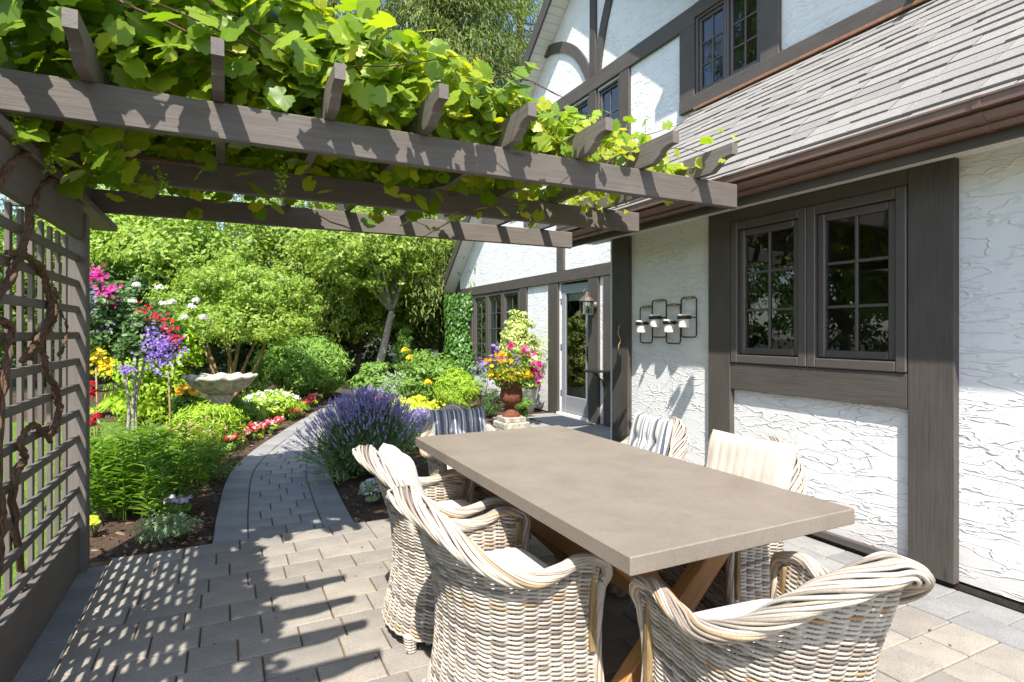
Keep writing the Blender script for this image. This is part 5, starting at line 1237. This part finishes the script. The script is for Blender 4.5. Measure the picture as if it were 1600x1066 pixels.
shrub('euonymus', 'dark green upright bush beside the urn', 'shrub', gp(768, 652), .16, .16, .46, 1800, .05, 'deep_leaf', T_NARROW, 6, G2_, 1.)
shrub('fern_clump', 'bright green fern at the foot of the urn', 'plant', gp(816, 652), .16, .16, .30, 700, .09, 'mid_leaf', T_NARROW, 6, G2_, .8)
t = shrub('bellflower_clump', 'tall airy clump with lilac bells under the triple window', 'plant', gp(752, 640), .2, .2, .85, 1200, .06, 'silver_leaf', T_NARROW, 6, G2_, 1.); q = np.array(t.location); blooms(t, q + in_ball(46) * [.22, .2, .12] + [0, 0, .72], .055, 'purple_petal')
# ivy on the house corner
iv = thing('ivy_column', 'thick ivy climbing the white house corner beside the triple window', 'ivy', (4.75, 12.3, 0)); n = 6800
u = rng.uniform(0, 1, n); zz = rng.uniform(.0, 2.25, n); an = rng.uniform(-math.pi / 2 - .3, math.pi / 2 + .3, n); w = .52 + .10 * np.sin(zz * 3) + .05 * np.sin(zz * 7 + 1)
P = np.stack([4.86 - .42 * np.cos(an) * rng.uniform(.7, 1.05, n), 12.30 + w * np.sin(an) * rng.uniform(.8, 1.05, n), zz], 1); P[:, 2] -= .25 * (rng.random(n)) ; P[:, 2] = np.maximum(P[:, 2], .02)
N = np.stack([-np.cos(an), np.sin(an) * .6, .35 + 0 * an], 1) + rng.normal(size=(n, 3)) * .35; c = Cloud(); c.scatter(T_LEAF, P, N, rdir(n) + [0, 0, -1.2], rng.uniform(.07, .13, n)); c.build('foliage', 'ivy_leaf', iv)
m = MB(); limbs(m, (4.86, 12.3, 0), [(4.85, 12.0, 2.0), (4.85, 12.4, 2.1), (4.84, 12.6, 1.7)], .03); m.build('stem', 'bark', iv, True)
# potted variegated shrub by the door
vb = Vector((4.42, 8.52, 0)); t = thing('variegated_shrub', 'tall cream and green variegated shrub in a pale pot left of the door', 'shrub', vb)
m = MB(); m.lathe([(0, .0), (.19, 0), (.25, .38), (.265, .40), (.25, .42), (.22, .40), (0, .39)], 28, vb); m.build('pot', 'pot_glaze', t, True); m = MB(); limbs(m, vb + Vector((0, 0, .38)), [vb + Vector((rnd.uniform(-.2, .2), rnd.uniform(-.3, .3), rnd.uniform(1.1, 1.5))) for _ in range(7)], .02); m.build('stem', 'bark', t, True)
P, N = crown_pts([(vb.x, vb.y, 1.0, .34, .40, .62), (vb.x - .05, vb.y + .05, 1.35, .26, .30, .36), (vb.x - .1, vb.y - .1, .75, .34, .36, .4)], 7000, .22, .35); c = Cloud(); c.scatter(T_LEAF, P, N, rdir(len(P)), rng.uniform(.045, .075, len(P))); c.build('foliage', 'variegated_leaf', t)
# urn planting
uf = thing('urn_flowers', 'overflowing yellow, pink, purple and orange flowers planted in the rusty urn', 'flowers', (UX, UY, .62)); U0 = np.array([UX, UY, 0])
P = U0 + in_ball(1500) * [.36, .36, .30] + [0, 0, .82]; c = Cloud(); c.scatter(T_LEAF, P, rdir(1500) + [0, -.2, .8], rdir(1500), rng.uniform(.04, .075, 1500)); c.build('foliage', 'mid_leaf', uf)
u = rdir(420); u[:, 2] = u[:, 2] * .6; blooms(uf, U0 + u * [.33, .33, .17] + [0, 0, .76], .045, 'yellow_petal'); 
right = np.array([_c, -_s, 0]); toward = -np.array([_s, _c, 0])
def spot(n, rx, rz_, ox, oz, oy=.26): return U0 + right * (ox + rng.normal(size=n) * rx)[:, None] * 1. + toward * (oy + rng.normal(size=n) * .06)[:, None] + np.array([0, 0, 1]) * (oz + rng.normal(size=n) * rz_)[:, None]
spot_ = lambda n, rx, rz_, ox, oz, oy=.2: U0 + np.outer(ox + rng.normal(size=n) * rx, right) + np.outer(oy + rng.normal(size=n) * .06, toward) + np.outer(oz + rng.normal(size=n) * rz_, [0, 0, 1])
blooms(uf, spot_(30, .10, .05, -.16, 1.0), .07, 'orange_petal', T_DAISY, face=(-.4, -.7, .5)); blooms(uf, spot_(20, .03, .03, -.02, 1.16), .07, 'rose_pink_petal'); blooms(uf, spot_(22, .05, .05, .20, 1.08), .07, 'rose_pink_petal')
blooms(uf, spot_(46, .16, .05, -.08, .93), .05, 'purple_petal'); blooms(uf, spot_(26, .05, .06, .34, .85), .07, 'magenta_petal'); blooms(uf, spot_(8, .02, .05, .38, .66), .07, 'magenta_petal'); blooms(uf, spot_(16, .03, .05, -.24, 1.10), .05, 'purple_petal')
# flower standard on pale stems behind the trellis post
sb_ = dp(205, 672, 6.6); sb_.z = -.02
fs = thing('flower_standard', 'ball of purple, magenta, red and yellow flowers on slim white stems beside the lawn', 'flowers', sb_)
m = MB(); top0 = dp(206, 560, 6.6)
for o in (-.05, .03, .07): m.tube(polyline([sb_ + Vector((o, 0, 0)), sb_.lerp(top0, .5) + Vector((o * .5, rnd.uniform(-.03, .03), 0)), top0 + Vector((o * 2.2, 0, .1))], 8), [.02 - .001 * i for i in range(8)], 8)
m.build('stem', 'pale_bark', fs, True); c0 = np.array(dp(205, 518, 6.6)); P, N = crown_pts([(*c0, .46, .40, .36), (c0[0] - .34, c0[1] - .1, c0[2] + .2, .32, .3, .42), (c0[0] + .25, c0[1] - .1, c0[2] - .1, .28, .26, .26)], 6000, .25, .3); c = Cloud(); c.scatter(T_LEAF, P, N, rdir(len(P)), rng.uniform(.05, .085, len(P))); c.build('foliage', 'deep_leaf', fs)
def ff(px, py, n, sx, sy, size, mat, tpl=T_FLOWER, d=6.32): 
    p = np.array([dp(px + rnd.gauss(0, sx), py + rnd.gauss(0, sy), d + rnd.gauss(0, .06)) for _ in range(n)]); blooms(fs, p, size, mat, tpl, face=(-.1, -.8, .5))
ff(150, 430, 64, 8, 7, 0.036, 'magenta_petal'); ff(165, 462, 83, 10, 8, 0.040, 'magenta_petal'); ff(142, 468, 49, 6, 12, 0.033, 'purple_petal'); ff(254, 550, 285, 17, 16, 0.030, 'purple_petal'); ff(243, 530, 95, 10, 12, 0.030, 'purple_petal'); ff(200, 578, 64, 8, 6, 0.030, 'purple_petal'); ff(226, 482, 19, 7, 4, 0.033, 'red_petal'); ff(247, 497, 26, 8, 5, 0.033, 'red_petal'); ff(264, 512, 26, 7, 5, 0.033, 'red_petal'); ff(272, 530, 22, 6, 5, 0.033, 'red_petal'); ff(158, 552, 45, 9, 10, 0.050, 'yellow_petal'); ff(160, 572, 41, 9, 7, 0.050, 'yellow_petal'); ff(152, 518, 41, 10, 6, 0.030, 'purple_petal')
# white rose bush behind it, red roses on stakes, hostas
t = shrub('rose_bush', 'tall rose bush with large white blooms behind the flower standard', 'shrub', gb(240, 8.6), .62, .55, 1.62, 6500, .075, 'lime_leaf', T_LEAF, 9, G1_, .2)
rose_heads(t, [dp(px, py, 8.0 + rnd.uniform(-.15, .15)) for px, py in ((188, 468), (207, 472), (214, 446), (249, 450), (256, 475), (268, 473), (306, 470), (299, 480), (288, 497), (318, 497), (166, 474))], .062, 'white_petal')
for lab, px, top, pts in (('bamboo-staked red rose close to the lattice post', 150, 575, ((143, 600), (146, 611), (140, 618))), ('lower red rose on a thin stake beside the lawn', 146, 640, ((147, 657), (152, 650), (142, 663))), ):
    d = 5.6; b0 = dp(px + 4, 705, d); b0.z = -.02; t = thing('red_rose', lab, 'rose', b0); m = MB(); m.tube([b0, dp(px, top, d)], .007, 6); m.build('stake', 'stake', t, True); rose_heads(t, [dp(a, b, d) for a, b in pts], .045, 'red_petal'); 
    a, b_ = np.array([b0]), np.array([dp(*pts[0], d)]); c = Cloud(); c.tubes(a, b_, .005); f = rng.uniform(.1, .9, (40, 1)); q = a + (b_ - a) * f + rng.normal(size=(40, 3)) * .035; c.scatter(T_LEAF, q, rdir(40), rdir(40), .06); c.build('foliage', 'mid_leaf', t)
b0 = dp(268, 690, 6.4); b0.z = -.02; m = MB(); m.tube([b0, dp(263, 575, 6.4)], .010, 6); tag(m.build('garden_stake', 'stake', None, True), 'thin pale stake standing right of the flower standard', 'stake')
def hosta(label, p, r_, mat, n=60):
    p = Vector(p); t = thing('hosta', label, 'plant', p, 'hostas behind the lawn'); an = rng.uniform(0, 6.283, n); f = rng.random(n) ** .6; D = np.stack([np.cos(an), np.sin(an), .5 - .7 * f], 1); P = np.array(p) + np.stack([np.cos(an) * f * r_ * .6, np.sin(an) * f * r_ * .6, .30 * r_ / .4 * (1.1 - .6 * f)], 1)
    N = np.stack([np.cos(an) * .4, np.sin(an) * .4, np.ones(n)], 1); tp = (np.array([(0, 0, 0), (.3, .24, .05), (.65, .2, .0), (1, 0, -.16), (.65, -.2, .0), (.3, -.24, .05), (.5, 0, -.03)]), [(0, 6, 1), (1, 6, 2), (2, 6, 3), (3, 6, 4), (4, 6, 5), (5, 6, 0)])
    c = Cloud(); c.scatter(tp, P, N, D, rng.uniform(.5, .8, n) * r_); c.build('foliage', mat, t)
    c = Cloud(); c.tubes(np.tile(np.array(p), (n, 1)), P, .006); c.build('stem', mat, t)
hosta('lime hosta with arching leaves at the lawn edge by the lattice', gp(188, 646), .42, 'lime_leaf'); hosta('yellow-green hosta behind the white stems', gp(252, 650), .46, 'gold_leaf', 80); hosta('yellow-green hosta left of the golden daisies', gp(285, 646), .42, 'lime_leaf'); hosta('green hosta in the shade behind the other hostas', gp(225, 636), .46, 'mid_leaf')
shrub('low_shrub', 'bright green low shrub right of the bird bath, before the conifer bush', 'shrub', gp(395, 640), .3, .3, .5, 2200, .06, 'mid_leaf', T_LEAF, 6, G1_, .3)
shrub('gold_weed', 'small yellow-leaved seedling at the foot of the lattice post', 'plant', gp(145, 838), .07, .08, .14, 120, .06, 'gold_leaf', T_LEAF, 4)

# wind-blown bits on the paving
n = 420; P = np.stack([rng.uniform(-.8, 3.3, n), rng.uniform(1.2, 8, n), np.full(n, .004)], 1); P = P[(P[:, 1] < 4.1) | ((P[:, 0] > .0) & (P[:, 0] < .75))]
c = Cloud(); c.scatter(T_LEAF, P, unit(rng.normal(size=P.shape) * .15 + [0, 0, 1]), rdir(len(P)), rng.uniform(.008, .026, len(P)) * (rng.random(len(P)) ** .5)); tag(c.build('fallen_leaves', 'bark_chip'), 'scattered dry leaf bits lying on the paving', 'leaf litter')
